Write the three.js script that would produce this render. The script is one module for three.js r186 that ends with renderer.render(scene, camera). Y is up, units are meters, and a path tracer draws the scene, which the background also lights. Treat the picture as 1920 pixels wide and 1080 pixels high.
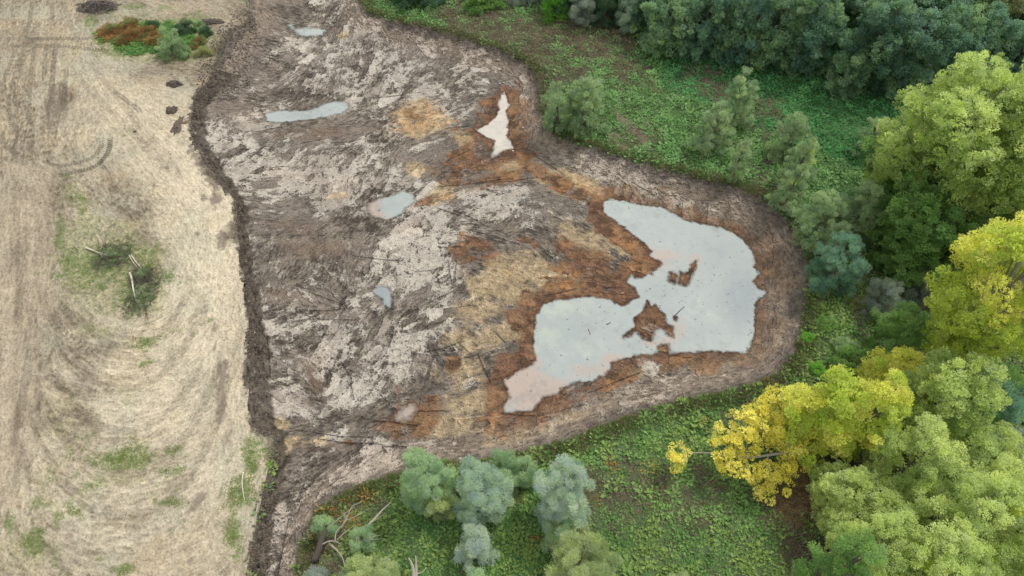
import * as THREE from 'three';
import { mergeGeometries } from 'three/addons/utils/BufferGeometryUtils.js';

// ------------------------------------------------------------------ camera, sky, sun, exposure
const CAM_H = 55, PITCH = 55 * Math.PI / 180, VFOV = 45;
const scene = new THREE.Scene();
const camera = new THREE.PerspectiveCamera(VFOV, 16 / 9, 0.5, 4000);
camera.position.set(0, CAM_H, 0);
camera.lookAt(0, CAM_H - Math.sin(PITCH) * 10, -Math.cos(PITCH) * 10);
const renderer = new THREE.WebGLRenderer({ antialias: true });
renderer.toneMapping = THREE.LinearToneMapping;
renderer.toneMappingExposure = 1.3;
renderer.shadowMap.enabled = true;

// ------------------------------------------------------------------ small maths
let seedState = 12345;
const rnd = () => { seedState |= 0; seedState = seedState + 0x6D2B79F5 | 0; let t = Math.imul(seedState ^ seedState >>> 15, 1 | seedState); t = t + Math.imul(t ^ t >>> 7, 61 | t) ^ t; return ((t ^ t >>> 14) >>> 0) / 4294967296; };
const rr = (a, b) => a + (b - a) * rnd();
const reseed = (s) => { seedState = s; };
const clamp = (x, a = 0, b = 1) => x < a ? a : x > b ? b : x;
const ss = (a, b, x) => { const t = clamp((x - a) / (b - a)); return t * t * (3 - 2 * t); };
const mix = (a, b, t) => a + (b - a) * t;
const PT = new Float32Array(256 * 256); { reseed(77); for (let i = 0; i < 65536; i++) PT[i] = rnd() * 2 - 1; }
function vn(x, y) {                                                   // value noise, -1..1
  const xi = Math.floor(x), yi = Math.floor(y); let fx = x - xi, fy = y - yi;
  fx = fx * fx * (3 - 2 * fx); fy = fy * fy * (3 - 2 * fy);
  const a = xi & 255, b = (xi + 1) & 255, c = (yi & 255) << 8, d = ((yi + 1) & 255) << 8;
  const p = PT[c | a], q = PT[c | b], r = PT[d | a], s = PT[d | b];
  return p + (q - p) * fx + (r - p) * fy + (p - q - r + s) * fx * fy;
}
function fbm(x, y, o = 4) { let v = 0, a = 0.5; for (let i = 0; i < o; i++) { v += a * vn(x, y); a *= 0.5; const t = x * 1.62 - y * 1.18 + 17.3; y = x * 1.18 + y * 1.62 + 5.1; x = t; } return v * 1.25; }

// ------------------------------------------------------------------ from the drone's picture to points of the ground (1920 x 1080 grid)
const FPX = 540 / Math.tan(VFOV * Math.PI / 360), SP = Math.sin(PITCH), CP = Math.cos(PITCH);
function un(px, py, h = 0) {
  const a = px - 960, b = 540 - py, dy = -SP * FPX + CP * b, dz = -CP * FPX - SP * b, t = (h - CAM_H) / dy;
  return [a * t, h, dz * t];
}
function proj(x, y, z) {
  const ry = y - CAM_H, d = -SP * ry - CP * z, u = CP * ry - SP * z;
  return [960 + FPX * x / d, 540 - FPX * u / d, d];
}
const WATER = -1.7, FLOOR = -1.66;

// outline of the excavation at ground level, px, with the width of its bank in metres
const PIT = [[466, -150, 3], [467, 0, 3], [470, 45, 3], [440, 60, 3], [408, 120, 2.8], [395, 158, 1.6], [374, 168, 1.6], [362, 195, 1.6], [359, 240, 1.5], [366, 275, 1.5], [386, 302, 1.5], [411, 340, 1.3], [431, 365, 1], [443, 382, .9], [447, 440, .9], [452, 500, 1], [461, 550, 1.3], [468, 620, 1.6], [466, 650, 1.8], [463, 700, 2], [468, 760, 2], [473, 800, 2], [500, 812, 1], [521, 817, .7], [519, 850, .8], [505, 910, .9], [490, 950, 1], [481, 1000, 1], [472, 1080, 1], [464, 1250, 1],
  [540, 1250, 3], [556, 1080, 3], [572, 1010, 3], [598, 962, 3], [640, 930, 3], [700, 907, 3], [760, 890, 3.5], [830, 872, 3.5], [900, 866, 4], [960, 858, 4], [1000, 849, 4], [1060, 831, 4], [1130, 801, 4], [1200, 776, 4], [1280, 754, 4.2], [1350, 741, 4.4], [1420, 724, 4.5], [1466, 702, 4.5], [1496, 660, 4.5], [1510, 600, 4.5], [1517, 545, 4.5], [1517, 490, 4.5], [1502, 440, 4.5], [1470, 402, 4.5], [1432, 372, 4.2], [1380, 350, 4], [1320, 335, 4], [1250, 318, 4], [1190, 300, 4], [1120, 276, 3.6], [1070, 262, 3.2], [1032, 242, 3], [1014, 200, 3], [1014, 150, 3], [990, 115, 3], [940, 92, 3], [870, 70, 3], [800, 49, 3], [740, 36, 3], [692, 23, 3], [674, 0, 3], [640, -150, 3]];
const PITW = PIT.map(([x, y, w]) => { const p = un(x, y, 0); return [p[0], p[2], w]; });
const wpoly = (pts, h) => pts.map(([x, y]) => { const p = un(x, y, h); return [p[0], p[2]]; });
function sd(poly, x, z) {                                             // signed distance, positive inside; [distance, width of the nearest edge]
  let best = 1e9, w = 1, inside = false;
  for (let i = 0, n = poly.length, j = n - 1; i < n; j = i++) {
    const ax = poly[j][0], az = poly[j][1], bx = poly[i][0], bz = poly[i][1], ex = bx - ax, ez = bz - az;
    const t = clamp(((x - ax) * ex + (z - az) * ez) / (ex * ex + ez * ez)), qx = x - ax - ex * t, qz = z - az - ez * t, d = qx * qx + qz * qz;
    if (d < best) { best = d; w = mix(poly[j][2] ?? 1, poly[i][2] ?? 1, t); }
    if ((az > z) !== (bz > z) && x < ax + (z - az) / (bz - az) * ex) inside = !inside;
  }
  return [inside ? Math.sqrt(best) : -Math.sqrt(best), w];
}
// ------------------------------------------------------------------ water outlines, px
const POND = [[1132, 376], [1150, 373], [1175, 378], [1200, 384], [1240, 388], [1262, 400], [1285, 412], [1310, 418], [1330, 422], [1355, 427], [1380, 440], [1400, 458], [1412, 475], [1418, 492], [1412, 500], [1424, 512], [1411, 528], [1420, 540], [1437, 545], [1432, 553], [1420, 560], [1415, 580], [1414, 610], [1412, 628], [1408, 645], [1400, 661], [1370, 660], [1330, 658], [1290, 661], [1262, 664], [1253, 663], [1252, 646], [1236, 650], [1232, 664], [1200, 666], [1175, 670], [1143, 678], [1145, 690], [1135, 700], [1112, 714], [1090, 715], [1065, 722], [1052, 728], [1050, 740], [1018, 745], [1015, 755], [990, 772], [965, 771], [945, 775], [943, 760], [955, 745], [945, 712], [965, 700], [985, 690], [1008, 676], [1000, 655], [1001, 620], [1005, 590], [1020, 570], [1040, 562], [1075, 558], [1110, 556], [1140, 562], [1165, 573], [1185, 562], [1200, 556], [1190, 540], [1172, 528], [1185, 512], [1189, 520], [1205, 520], [1218, 510], [1235, 500], [1240, 492], [1215, 478], [1222, 470], [1205, 455], [1180, 435], [1150, 412], [1130, 395]];
const ISLES = [[[1257, 510], [1270, 515], [1264, 532], [1255, 527]], [[1275, 509], [1282, 514], [1290, 510], [1302, 488], [1306, 487], [1304, 500], [1292, 528], [1285, 535], [1271, 530]], [[1213, 562], [1218, 575], [1228, 570], [1245, 590], [1250, 608], [1262, 612], [1261, 632], [1256, 630], [1240, 612], [1228, 618], [1218, 636], [1205, 632], [1195, 620], [1165, 635], [1168, 628], [1190, 612], [1188, 595], [1205, 584]], [[1262, 590], [1270, 596], [1266, 601]], [[1217, 512], [1225, 508], [1222, 516]]];
const PUDDLES = [
  [[[497, 214], [520, 207], [545, 208], [580, 205], [600, 196], [625, 190], [650, 192], [656, 200], [640, 212], [610, 220], [560, 226], [515, 230], [498, 226]], [0.45, 0.52, 0.53], 'long pale puddle in the churned grey clay below the top mud'],
  [[[535, 45], [548, 44], [556, 53], [575, 50], [600, 52], [612, 56], [606, 66], [572, 70], [560, 66], [545, 57]], [0.47, 0.49, 0.45], 'small whitish puddle near the top edge of the pit'],
  [[[690, 380], [712, 370], [735, 366], [755, 358], [775, 365], [778, 378], [760, 388], [748, 405], [722, 412], [697, 406], [686, 394]], [0.46, 0.5, 0.49], 'pale puddle with a pointed end beside the orange scraped strip'],
  [[[697, 541], [718, 535], [730, 542], [735, 560], [732, 577], [722, 576], [715, 560], [698, 548]], [0.3, 0.35, 0.4], 'small blue-grey puddle among dark and white mud smears'],
  [[[939, 178], [945, 172], [950, 188], [956, 198], [948, 205], [953, 225], [952, 245], [949, 258], [958, 265], [965, 280], [950, 280], [938, 288], [922, 300], [916, 290], [925, 275], [928, 262], [910, 257], [891, 242], [915, 233], [928, 220], [936, 205], [933, 193]], [0.62, 0.6, 0.54], 'creamy white fish-shaped puddle ringed with rust-brown mud'],
  [[[733, 787], [752, 762], [775, 755], [784, 768], [772, 785], [750, 793]], [0.44, 0.38, 0.34], 'pinkish puddle in the tan scraped mud above the silver willows'],
];
const PONDW = wpoly(POND, WATER), ISLESW = ISLES.map((p) => wpoly(p, WATER)), PUDW = PUDDLES.map((p) => wpoly(p[0], WATER));
function wet(x, z) {                                                  // signed distance to water, positive in it
  let d = sd(PONDW, x, z)[0]; for (const p of ISLESW) d = Math.min(d, -sd(p, x, z)[0]);
  for (const p of PUDW) d = Math.max(d, sd(p, x, z)[0]); return d;
}
// ------------------------------------------------------------------ sampled grids over the ground
class Grid {
  constructor(x0, z0, x1, z1, res, f) {
    this.x0 = x0; this.z0 = z0; this.res = res; this.nx = Math.ceil((x1 - x0) / res) + 1; this.nz = Math.ceil((z1 - z0) / res) + 1;
    this.a = new Float32Array(this.nx * this.nz);
    for (let j = 0; j < this.nz; j++) for (let i = 0; i < this.nx; i++) this.a[j * this.nx + i] = f(x0 + i * res, z0 + j * res, i, j);
  }
  at(x, z) {
    let u = clamp((x - this.x0) / this.res, 0, this.nx - 1.001), v = clamp((z - this.z0) / this.res, 0, this.nz - 1.001);
    const i = u | 0, j = v | 0; u -= i; v -= j; const k = j * this.nx + i, a = this.a, n = this.nx;
    return (a[k] * (1 - u) + a[k + 1] * u) * (1 - v) + (a[k + n] * (1 - u) + a[k + n + 1] * u) * v;
  }
}
const X0 = -98, X1 = 98, Z0 = -128, Z1 = 6, CELL = 0.35;
const PX0 = Math.min(...PITW.map((p) => p[0])) - 1, PX1 = Math.max(...PITW.map((p) => p[0])) + 1;
const wGrid = new Grid(X0, Z0, X1, Z1, 0.7, () => 0);
const sdGrid = new Grid(X0, Z0, X1, Z1, CELL, (x, z, i, j) => { const r = sd(PITW, x, z); const g = wGrid; return r[0]; });
{ for (let j = 0; j < wGrid.nz; j++) for (let i = 0; i < wGrid.nx; i++) wGrid.a[j * wGrid.nx + i] = sd(PITW, X0 + i * 0.7, Z0 + j * 0.7)[1]; }
const wetGrid = new Grid(-35, -100, 40, -15, 0.25, wet);
const bankGrid = wGrid;
function pitDist(x, z) { return sdGrid.at(x, z) + 0.22 * vn(x * 0.5, z * 0.5) + 0.1 * vn(x * 1.7, z * 1.7); }
function height(x, z) {
  const d = pitDist(x, z), out = 0.16 * fbm(x * 0.11, z * 0.11, 3) + 0.05 * vn(x * 0.8, z * 0.8);
  if (d <= 0) return out + 0.1 * ss(-1.2, 0, d);
  const w = wGrid.at(x, z), [px, py] = proj(x, -1, z);
  const depth0 = mix(FLOOR, -0.8, ss(850, 1000, py) * ss(800, 640, px)), depth = px < 720 ? mix(-0.75, depth0, ss(1, 8, d)) : depth0;
  const t = clamp(d / w); let h = mix(out + 0.1, depth + 0.13 * fbm(x * 0.3 + 9, z * 0.3, 3) + 0.05 * vn(x * 1.4, z * 1.4), w < 2.5 ? ss(0, 1, Math.pow(t, 0.7)) : Math.pow(ss(0, 1, t * 0.5 + 0.5) * 2 - 1, 0.9));
  const q = wetGrid.at(x, z);
  if (q > -2.5) { const lo = WATER - 0.03 - 0.22 * ss(0, 1.5, q); h = mix(h, q > -0.45 ? lo : Math.max(Math.min(h, WATER + 0.02), lo), ss(-2.2, -0.3, q)); }
  return h;
}
// ------------------------------------------------------------------ hand-placed values over the picture's ground
function shepard(list, px, py) { let s = 0, w = 0; for (const [x, y, r, v] of list) { const d = ((x - px) ** 2 + (y - py) ** 2) / (r * r); const k = Math.exp(-d) + 1e-3 / (1 + d * d); s += k * v; w += k; } return s / w; }
function shepardAngle(list, px, py) { let c = 0, s = 0; for (const [x, y, r, a] of list) { const d = ((x - px) ** 2 + (y - py) ** 2) / (r * r), k = Math.exp(-d) + 1e-3 / (1 + d * d), t = a * Math.PI / 90; c += k * Math.cos(t); s += k * Math.sin(t); } return Math.atan2(s, c) / 2; }
function splats(list, px, py) { let m = 0; for (const [x, y, rx, ry, a, v] of list) { const t = a * Math.PI / 180, c = Math.cos(t), s = -Math.sin(t), dx = px - x, dy = py - y, u = (dx * c + dy * s) / rx, w = (-dx * s + dy * c) / ry, q = v * Math.exp(-0.9 * (u * u + w * w)); if (q > m) m = q; } return m; }
function worldDir(px, py, a, h) { const p = un(px, py, h), q = un(px + 3 * Math.cos(a), py - 3 * Math.sin(a), h), dx = q[0] - p[0], dz = q[2] - p[2], l = Math.hypot(dx, dz); return [dx / l, dz / l]; }
class Tex {                                                           // a square-texelled map of a piece of ground
  constructor(x0, z0, x1, z1, res) { this.x0 = x0; this.z0 = z0; this.res = res; this.w = Math.min(2048, Math.ceil((x1 - x0) / res)); this.h = Math.min(2048, Math.ceil((z1 - z0) / res)); this.sx = this.w * res; this.sz = this.h * res; }
  lic(noise, dirX, dirZ, steps) {                                     // smear a noise along the direction fields
    const { w, h, res } = this, out = new Float32Array(w * h); let sum = 0, sq = 0;
    for (let j = 0; j < h; j++) for (let i = 0; i < w; i++) {
      const x = this.x0 + i * res, z = this.z0 + j * res, dx = dirX.at(x, z), dz = dirZ.at(x, z), l = Math.hypot(dx, dz) || 1; let acc = 0, n = 0;
      const ux = dx / l, uz = dz / l;
      for (let k = -steps; k <= steps; k++) { const a = (i + ux * k + 0.5) | 0, b = (j + uz * k + 0.5) | 0; if (a >= 0 && b >= 0 && a < w && b < h) { acc += noise[b * w + a]; n++; } }
      const v = acc / Math.max(1, n); out[j * w + i] = v; sum += v; sq += v * v;
    }
    const m = sum / out.length, sdv = Math.sqrt(sq / out.length - m * m); for (let k = 0; k < out.length; k++) out[k] = (out[k] - m) / sdv; return out;
  }
  noise(f) { const a = new Float32Array(this.w * this.h); for (let j = 0; j < this.h; j++) for (let i = 0; i < this.w; i++) a[j * this.w + i] = f(this.x0 + i * this.res, this.z0 + j * this.res); return a; }
  color(f) {
    const d = new Uint8Array(this.w * this.h * 4), c = [0, 0, 0];
    for (let j = 0, k = 0; j < this.h; j++) for (let i = 0; i < this.w; i++, k++) { f(this.x0 + i * this.res, this.z0 + j * this.res, c, k); for (let q = 0; q < 3; q++) { const l = clamp(c[q]); d[k * 4 + q] = 255 * (l < 0.0031308 ? 12.92 * l : 1.055 * Math.pow(l, 1 / 2.4) - 0.055) + 0.5; } d[k * 4 + 3] = 255; }
    return this.make(d, true);
  }
  grey(f) { const d = new Uint8Array(this.w * this.h * 4); for (let k = 0; k < this.w * this.h; k++) { const v = clamp(f(k)) * 255; d[k * 4] = d[k * 4 + 1] = d[k * 4 + 2] = v; d[k * 4 + 3] = 255; } return this.make(d, false); }
  make(d, srgb) { const t = new THREE.DataTexture(d, this.w, this.h); t.magFilter = t.minFilter = THREE.LinearFilter; t.wrapS = t.wrapT = THREE.ClampToEdgeWrapping; if (srgb) t.colorSpace = THREE.SRGBColorSpace; t.needsUpdate = true; return t; }
}
// ------------------------------------------------------------------ overcast sky and the veiled sun
const SUN = new THREE.Vector3(0.47, 1, -0.38).normalize();
{
  const w = 512, h = 256, d = new Float32Array(w * h * 4);
  for (let j = 0; j < h; j++) for (let i = 0; i < w; i++) {
    const el = (j + 0.5) / h * Math.PI - Math.PI / 2, az = (i + 0.5) / w * Math.PI * 2 - Math.PI, up = Math.sin(el), k = (j * w + i) * 4;
    const dx = Math.cos(el) * Math.cos(az), dz = Math.cos(el) * Math.sin(az);
    const sc = 1.4 / (Math.max(up, 0) + 0.35), cl = fbm(dx * sc * 1.6 + 40, dz * sc * 1.6 + 40, 5);
    const glow = Math.pow(Math.max(0, dx * SUN.x + up * SUN.y + dz * SUN.z), 6);
    const L = up < 0 ? 0.35 : (0.56 + 0.34 * up) * (1 + 0.4 * cl) + 0.3 * glow;
    d[k] = L * 1.0; d[k + 1] = L * 1.0; d[k + 2] = L * (1.01 - 0.06 * cl); d[k + 3] = 1;
  }
  const t = new THREE.DataTexture(d, w, h, THREE.RGBAFormat, THREE.FloatType); t.mapping = THREE.EquirectangularReflectionMapping; t.magFilter = t.minFilter = THREE.LinearFilter; t.needsUpdate = true;
  scene.background = t; scene.environment = t; scene.backgroundIntensity = scene.environmentIntensity = 1.0;
}
const sun = new THREE.DirectionalLight(new THREE.Color(1, 0.95, 0.87), 2.1);
sun.name = 'sun'; sun.position.copy(SUN).multiplyScalar(160).add(new THREE.Vector3(0, 0, -50)); sun.target.position.set(0, 0, -50); sun.castShadow = true; sun.shadow.radius = 16;
Object.assign(sun.shadow.camera, { left: -110, right: 110, top: 110, bottom: -110, near: 1, far: 400 }); sun.shadow.mapSize.set(4096, 4096); sun.shadow.bias = -0.0005;
scene.add(sun, sun.target);

// ------------------------------------------------------------------ helpers for things
const counts = {};
function numbered(n) { counts[n] = (counts[n] ?? -1) + 1; return counts[n] ? n + '_' + String(counts[n]).padStart(3, '0') : n; }
function part(name, geometry, material, parent) { const m = new THREE.Mesh(geometry, material); m.name = name; m.castShadow = m.receiveShadow = true; parent.add(m); return m; }
function thing(name, label, category, pos = [0, 0, 0], group) { const o = new THREE.Group(); o.name = numbered(name); o.position.set(...pos); o.userData = { label, category }; if (group) o.userData.group = group; scene.add(o); return o; }
function structure(name, geometry, material, label, category) { const m = part(numbered(name), geometry, material, scene); m.userData = { kind: 'structure', label, category }; return m; }
function stuff(name, geometry, material, list, label, category) {     // list of [x, y, z, scale, turn, tiltX, tiltZ, r, g, b, scaleY]
  const m = new THREE.InstancedMesh(geometry, material, list.length), q = new THREE.Object3D(), c = new THREE.Color();
  list.forEach((e, i) => { q.position.set(e[0], e[1], e[2]); q.scale.set(e[3], e[3] * (e[10] ?? 1), e[3]); q.rotation.set(e[5], e[4], e[6]); q.updateMatrix(); m.setMatrixAt(i, q.matrix); m.setColorAt(i, c.setRGB(e[7], e[8], e[9])); });
  m.name = numbered(name); m.castShadow = m.receiveShadow = true; m.userData = { kind: 'stuff', label, category }; scene.add(m); return m;
}

// ------------------------------------------------------------------ colours of the pit floor
const ANG = [[430, 110, 40, -25], [480, 60, 40, -20], [560, 150, 40, 42], [620, 150, 40, 58], [700, 100, 50, 60], [760, 60, 40, 68], [760, 120, 40, 45], [830, 130, 40, 32], [800, 170, 40, 30], [900, 110, 40, 15], [940, 130, 40, -20], [850, 190, 40, 28], [450, 200, 40, -5], [500, 190, 40, 0], [430, 250, 30, 50], [480, 270, 40, 42], [560, 285, 40, 46], [640, 250, 40, 5], [580, 245, 30, 4], [700, 300, 40, 42], [560, 340, 30, 48], [640, 335, 40, 62], [520, 360, 30, 28], [480, 392, 30, 12], [560, 410, 40, 24], [650, 440, 40, 38], [720, 420, 40, 30], [800, 300, 40, 18], [480, 480, 40, 24], [520, 520, 40, 62], [560, 490, 40, 46], [600, 560, 25, -36], [540, 600, 40, 20], [600, 640, 40, 44], [680, 640, 40, 65], [740, 640, 40, 72], [700, 570, 40, 40], [790, 580, 40, 36], [820, 560, 40, 40], [750, 510, 40, 80], [660, 480, 40, 82], [620, 450, 30, 30], [530, 690, 30, 8], [560, 745, 30, -22], [590, 700, 30, -52], [650, 720, 40, 60], [700, 700, 40, 40], [760, 670, 40, 75], [560, 860, 50, 10], [650, 840, 40, 10], [620, 900, 50, 32], [700, 860, 40, 65], [560, 970, 50, 12], [530, 1030, 50, 10], [1100, 770, 50, 32], [1000, 810, 50, 30], [1200, 720, 50, -38], [1300, 705, 50, 18], [1400, 695, 50, 20], [1480, 600, 40, 78], [1490, 500, 40, 100], [1460, 430, 40, 130], [1380, 370, 40, 70], [1280, 345, 40, 72], [1180, 320, 40, 70], [1100, 290, 40, -15], [980, 520, 50, -20], [940, 470, 30, -25], [900, 420, 30, -16], [950, 395, 35, 42], [870, 380, 30, 32], [1100, 420, 50, -30], [1050, 480, 50, -20], [1000, 580, 40, -20], [850, 640, 40, -30], [900, 700, 40, 22], [850, 790, 40, 8], [950, 800, 40, 12], [780, 790, 40, 5], [920, 220, 30, 60], [860, 330, 40, 20], [990, 340, 40, 8], [1000, 200, 40, 80]];
const LIGHT = [[520, 30, 30, .25], [620, 40, 30, .5], [720, 55, 30, .5], [480, 100, 30, .15], [445, 120, 30, .08], [500, 50, 25, .15], [520, 92, 20, .65], [560, 75, 20, .8], [640, 110, 35, .6], [700, 100, 35, .55], [780, 90, 35, .5], [850, 75, 30, .3], [800, 60, 25, .25], [950, 105, 20, .3], [910, 117, 25, .6], [555, 135, 25, .45], [610, 150, 30, .42], [655, 160, 25, .72], [560, 168, 25, .3], [500, 160, 25, .25], [690, 150, 35, .65], [740, 140, 35, .65], [800, 160, 35, .68], [840, 150, 22, .3], [870, 190, 30, .6], [800, 182, 22, .75], [700, 190, 30, .5], [890, 215, 25, .25], [990, 200, 28, .38], [960, 150, 30, .35], [1010, 240, 25, .15], [445, 190, 30, .32], [468, 215, 20, .68], [500, 245, 25, .38], [580, 248, 30, .2], [660, 252, 30, .22], [430, 272, 20, .72], [462, 285, 22, .75], [520, 290, 25, .62], [570, 303, 25, .6], [620, 290, 25, .6], [700, 280, 28, .62], [745, 270, 25, .5], [800, 262, 25, .25], [480, 325, 22, .8], [550, 330, 30, .8], [640, 340, 30, .85], [700, 340, 25, .62], [495, 362, 22, .72], [600, 378, 30, .65], [680, 375, 25, .5], [480, 400, 25, .35], [560, 412, 30, .28], [640, 425, 30, .25], [700, 435, 25, .4], [765, 425, 25, .7], [805, 418, 25, .85], [840, 440, 18, .7], [540, 450, 28, .25], [610, 470, 28, .25], [500, 480, 25, .4], [680, 470, 25, .3], [640, 492, 25, .35], [740, 470, 25, .75], [790, 500, 28, .93], [760, 530, 25, .8], [830, 520, 20, .7], [715, 500, 22, .55], [560, 520, 28, .32], [620, 530, 25, .6], [600, 560, 18, .25], [540, 570, 25, .42], [660, 565, 25, .55], [700, 590, 25, .45], [755, 572, 22, .25], [790, 590, 25, .6], [730, 612, 25, .55], [690, 640, 28, .75], [620, 640, 28, .72], [560, 620, 25, .6], [540, 655, 22, .45], [775, 635, 25, .88], [815, 600, 22, .75], [600, 685, 22, .75], [650, 690, 22, .7], [700, 695, 25, .62], [760, 690, 25, .6], [800, 720, 25, .35], [528, 700, 20, .75], [545, 755, 22, .9], [590, 785, 16, .75], [565, 705, 16, .3], [595, 740, 16, .22], [640, 740, 22, .78], [685, 740, 22, .72], [725, 730, 20, .5], [650, 790, 22, .3], [700, 800, 25, .3], [760, 812, 25, .3], [560, 815, 20, .2], [600, 850, 35, .18], [660, 835, 22, .2], [705, 855, 25, .72], [650, 885, 25, .5], [600, 905, 30, .5], [560, 950, 30, .5], [545, 1000, 30, .55], [520, 1050, 30, .5], [800, 855, 30, .5], [950, 830, 40, .25], [955, 383, 18, .8], [935, 400, 20, .8], [890, 385, 18, .75], [860, 402, 15, .45], [1000, 410, 20, .75], [930, 432, 20, .2], [970, 540, 60, .3], [1000, 480, 60, .3], [880, 620, 50, .4], [1050, 430, 50, .3], [1100, 790, 40, .35], [1200, 715, 40, .5], [1320, 700, 40, .4], [1440, 690, 30, .25], [1490, 560, 30, .2], [1470, 450, 30, .2], [1330, 352, 25, .35], [1250, 340, 22, .6], [1180, 318, 20, .6], [1120, 300, 20, .65], [1080, 285, 18, .6], [1060, 300, 15, .3]];
const RUST = [[1090, 485, 80, 26, -20, .75], [880, 480, 60, 18, -10, .6], [1010, 565, 60, 22, 0, .75], [960, 725, 50, 30, 30, .7], [840, 310, 40, 20, 20, .5], [900, 340, 60, 22, 10, .65], [900, 305, 28, 16, 20, .9], [870, 285, 25, 16, 20, .75], [960, 225, 22, 40, 70, .75], [925, 220, 16, 30, 50, .6], [962, 250, 10, 26, 0, .85], [905, 262, 22, 14, 0, .6], [850, 335, 22, 26, 0, .8], [800, 375, 24, 10, 30, .7], [960, 325, 50, 18, 0, .55], [1000, 320, 30, 14, -20, .7], [1050, 345, 26, 16, -20, .65], [780, 215, 24, 16, 0, .45], [1090, 365, 20, 14, 0, .7], [1215, 480, 36, 16, -40, .95], [1170, 530, 40, 26, 0, 1], [1120, 520, 50, 22, -20, .8], [1080, 545, 40, 14, 0, .8], [1000, 590, 34, 20, 10, .9], [965, 590, 36, 12, -10, .7], [965, 640, 30, 14, 10, .4], [955, 680, 38, 24, 30, 1], [925, 720, 30, 20, 40, .75], [980, 705, 20, 18, 0, .8], [930, 770, 20, 26, 20, .7], [970, 790, 60, 14, 12, .8], [1050, 760, 40, 12, 15, .6], [900, 790, 40, 10, 0, .6], [850, 680, 16, 20, -20, .9], [830, 655, 16, 7, -15, .6], [1445, 480, 20, 40, 10, .9], [1425, 600, 10, 46, 0, .95], [1412, 660, 16, 12, 0, .8], [1300, 668, 100, 7, 2, .8], [1400, 440, 30, 14, -40, .75], [1320, 408, 50, 10, -22, .8], [1240, 384, 40, 8, -15, .8], [1160, 366, 40, 9, 0, .7], [1215, 612, 50, 36, 0, 1], [1280, 515, 30, 22, 0, 1], [1245, 655, 14, 14, 0, .8], [900, 460, 40, 16, -25, .75], [850, 470, 30, 16, 0, .6], [1000, 455, 40, 10, -20, .6], [770, 770, 30, 14, 30, .6], [1090, 730, 40, 8, 10, .7], [1185, 685, 40, 7, 5, .55], [660, 835, 14, 9, 0, .5], [880, 350, 30, 10, 10, .5], [1060, 500, 50, 14, -15, .5], [1130, 480, 40, 12, -30, .55]];
const OCHRE = [[788, 222, 42, 26, 0, 1], [870, 262, 20, 16, -30, .8], [778, 318, 14, 14, 0, .8], [830, 362, 34, 16, 25, .9], [960, 315, 40, 14, 10, .8], [965, 215, 12, 30, 0, .6], [1020, 330, 30, 12, -15, .75], [1100, 350, 50, 16, -25, .85], [1050, 345, 20, 16, 0, .8], [970, 500, 60, 26, 0, 1], [940, 540, 60, 28, -10, .9], [1030, 520, 60, 26, -20, .75], [1100, 450, 70, 30, -30, .5], [900, 580, 44, 22, 0, .75], [960, 620, 60, 18, 10, .8], [870, 640, 50, 24, 0, .6], [880, 690, 44, 30, 0, .6], [820, 700, 26, 20, 0, .35], [900, 750, 60, 26, 10, .8], [850, 800, 70, 20, 0, .9], [960, 820, 60, 14, 10, .8], [780, 780, 40, 20, 10, .7], [1070, 785, 60, 10, 18, .6], [1170, 460, 40, 20, -35, .7], [1200, 500, 20, 12, 0, .6], [560, 835, 50, 14, 5, .5], [530, 800, 22, 14, 0, .7], [530, 850, 20, 20, 0, .45], [1090, 570, 40, 10, -10, .4], [1470, 640, 26, 30, 0, .5], [1465, 560, 24, 40, 0, .45], [1330, 680, 100, 12, 0, .45], [1180, 700, 60, 12, 10, .5], [1450, 520, 18, 24, 0, .5], [640, 70, 20, 8, 0, .3], [585, 56, 14, 6, 0, .6], [630, 370, 30, 10, 0, .4]];
const GREY = [[820, 285, 40, 22, 0, .8], [780, 340, 40, 26, 10, .6], [1000, 375, 70, 14, 0, .9], [1050, 390, 60, 30, 0, .6], [900, 735, 60, 14, 5, .6], [800, 740, 40, 16, 0, .6], [560, 400, 60, 16, 0, .55], [850, 385, 60, 24, 0, .6], [880, 230, 40, 30, -30, .8], [1020, 225, 26, 60, 0, .8], [940, 150, 60, 30, 0, .7], [540, 270, 40, 12, 0, .7], [660, 820, 80, 14, 0, .7], [490, 470, 20, 60, 0, .6], [560, 590, 20, 12, 0, .4], [800, 545, 30, 18, 0, .4], [870, 560, 40, 20, 0, .5], [620, 120, 40, 30, 0, .4], [770, 120, 90, 50, 0, .55]];
const PINK = [[705, 855, 40, 20, 0, .9], [620, 890, 50, 22, 20, .8], [560, 960, 50, 40, 0, .7], [540, 1030, 50, 50, 0, .7], [800, 850, 60, 16, 0, .7], [550, 755, 30, 24, 0, .5], [460, 215, 30, 20, 0, .8], [540, 330, 60, 16, 0, .6], [640, 345, 40, 14, 0, .7], [600, 680, 30, 40, 0, .5], [900, 118, 40, 8, 0, .6], [800, 90, 60, 14, 0, .5], [1080, 800, 60, 14, 20, .6], [1220, 720, 80, 18, 12, .7], [1350, 705, 60, 16, 10, .5], [760, 425, 40, 14, 0, .6], [480, 640, 10, 30, 0, .2], [1000, 200, 14, 60, 0, .3], [1240, 330, 90, 10, -15, .6]];
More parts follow.
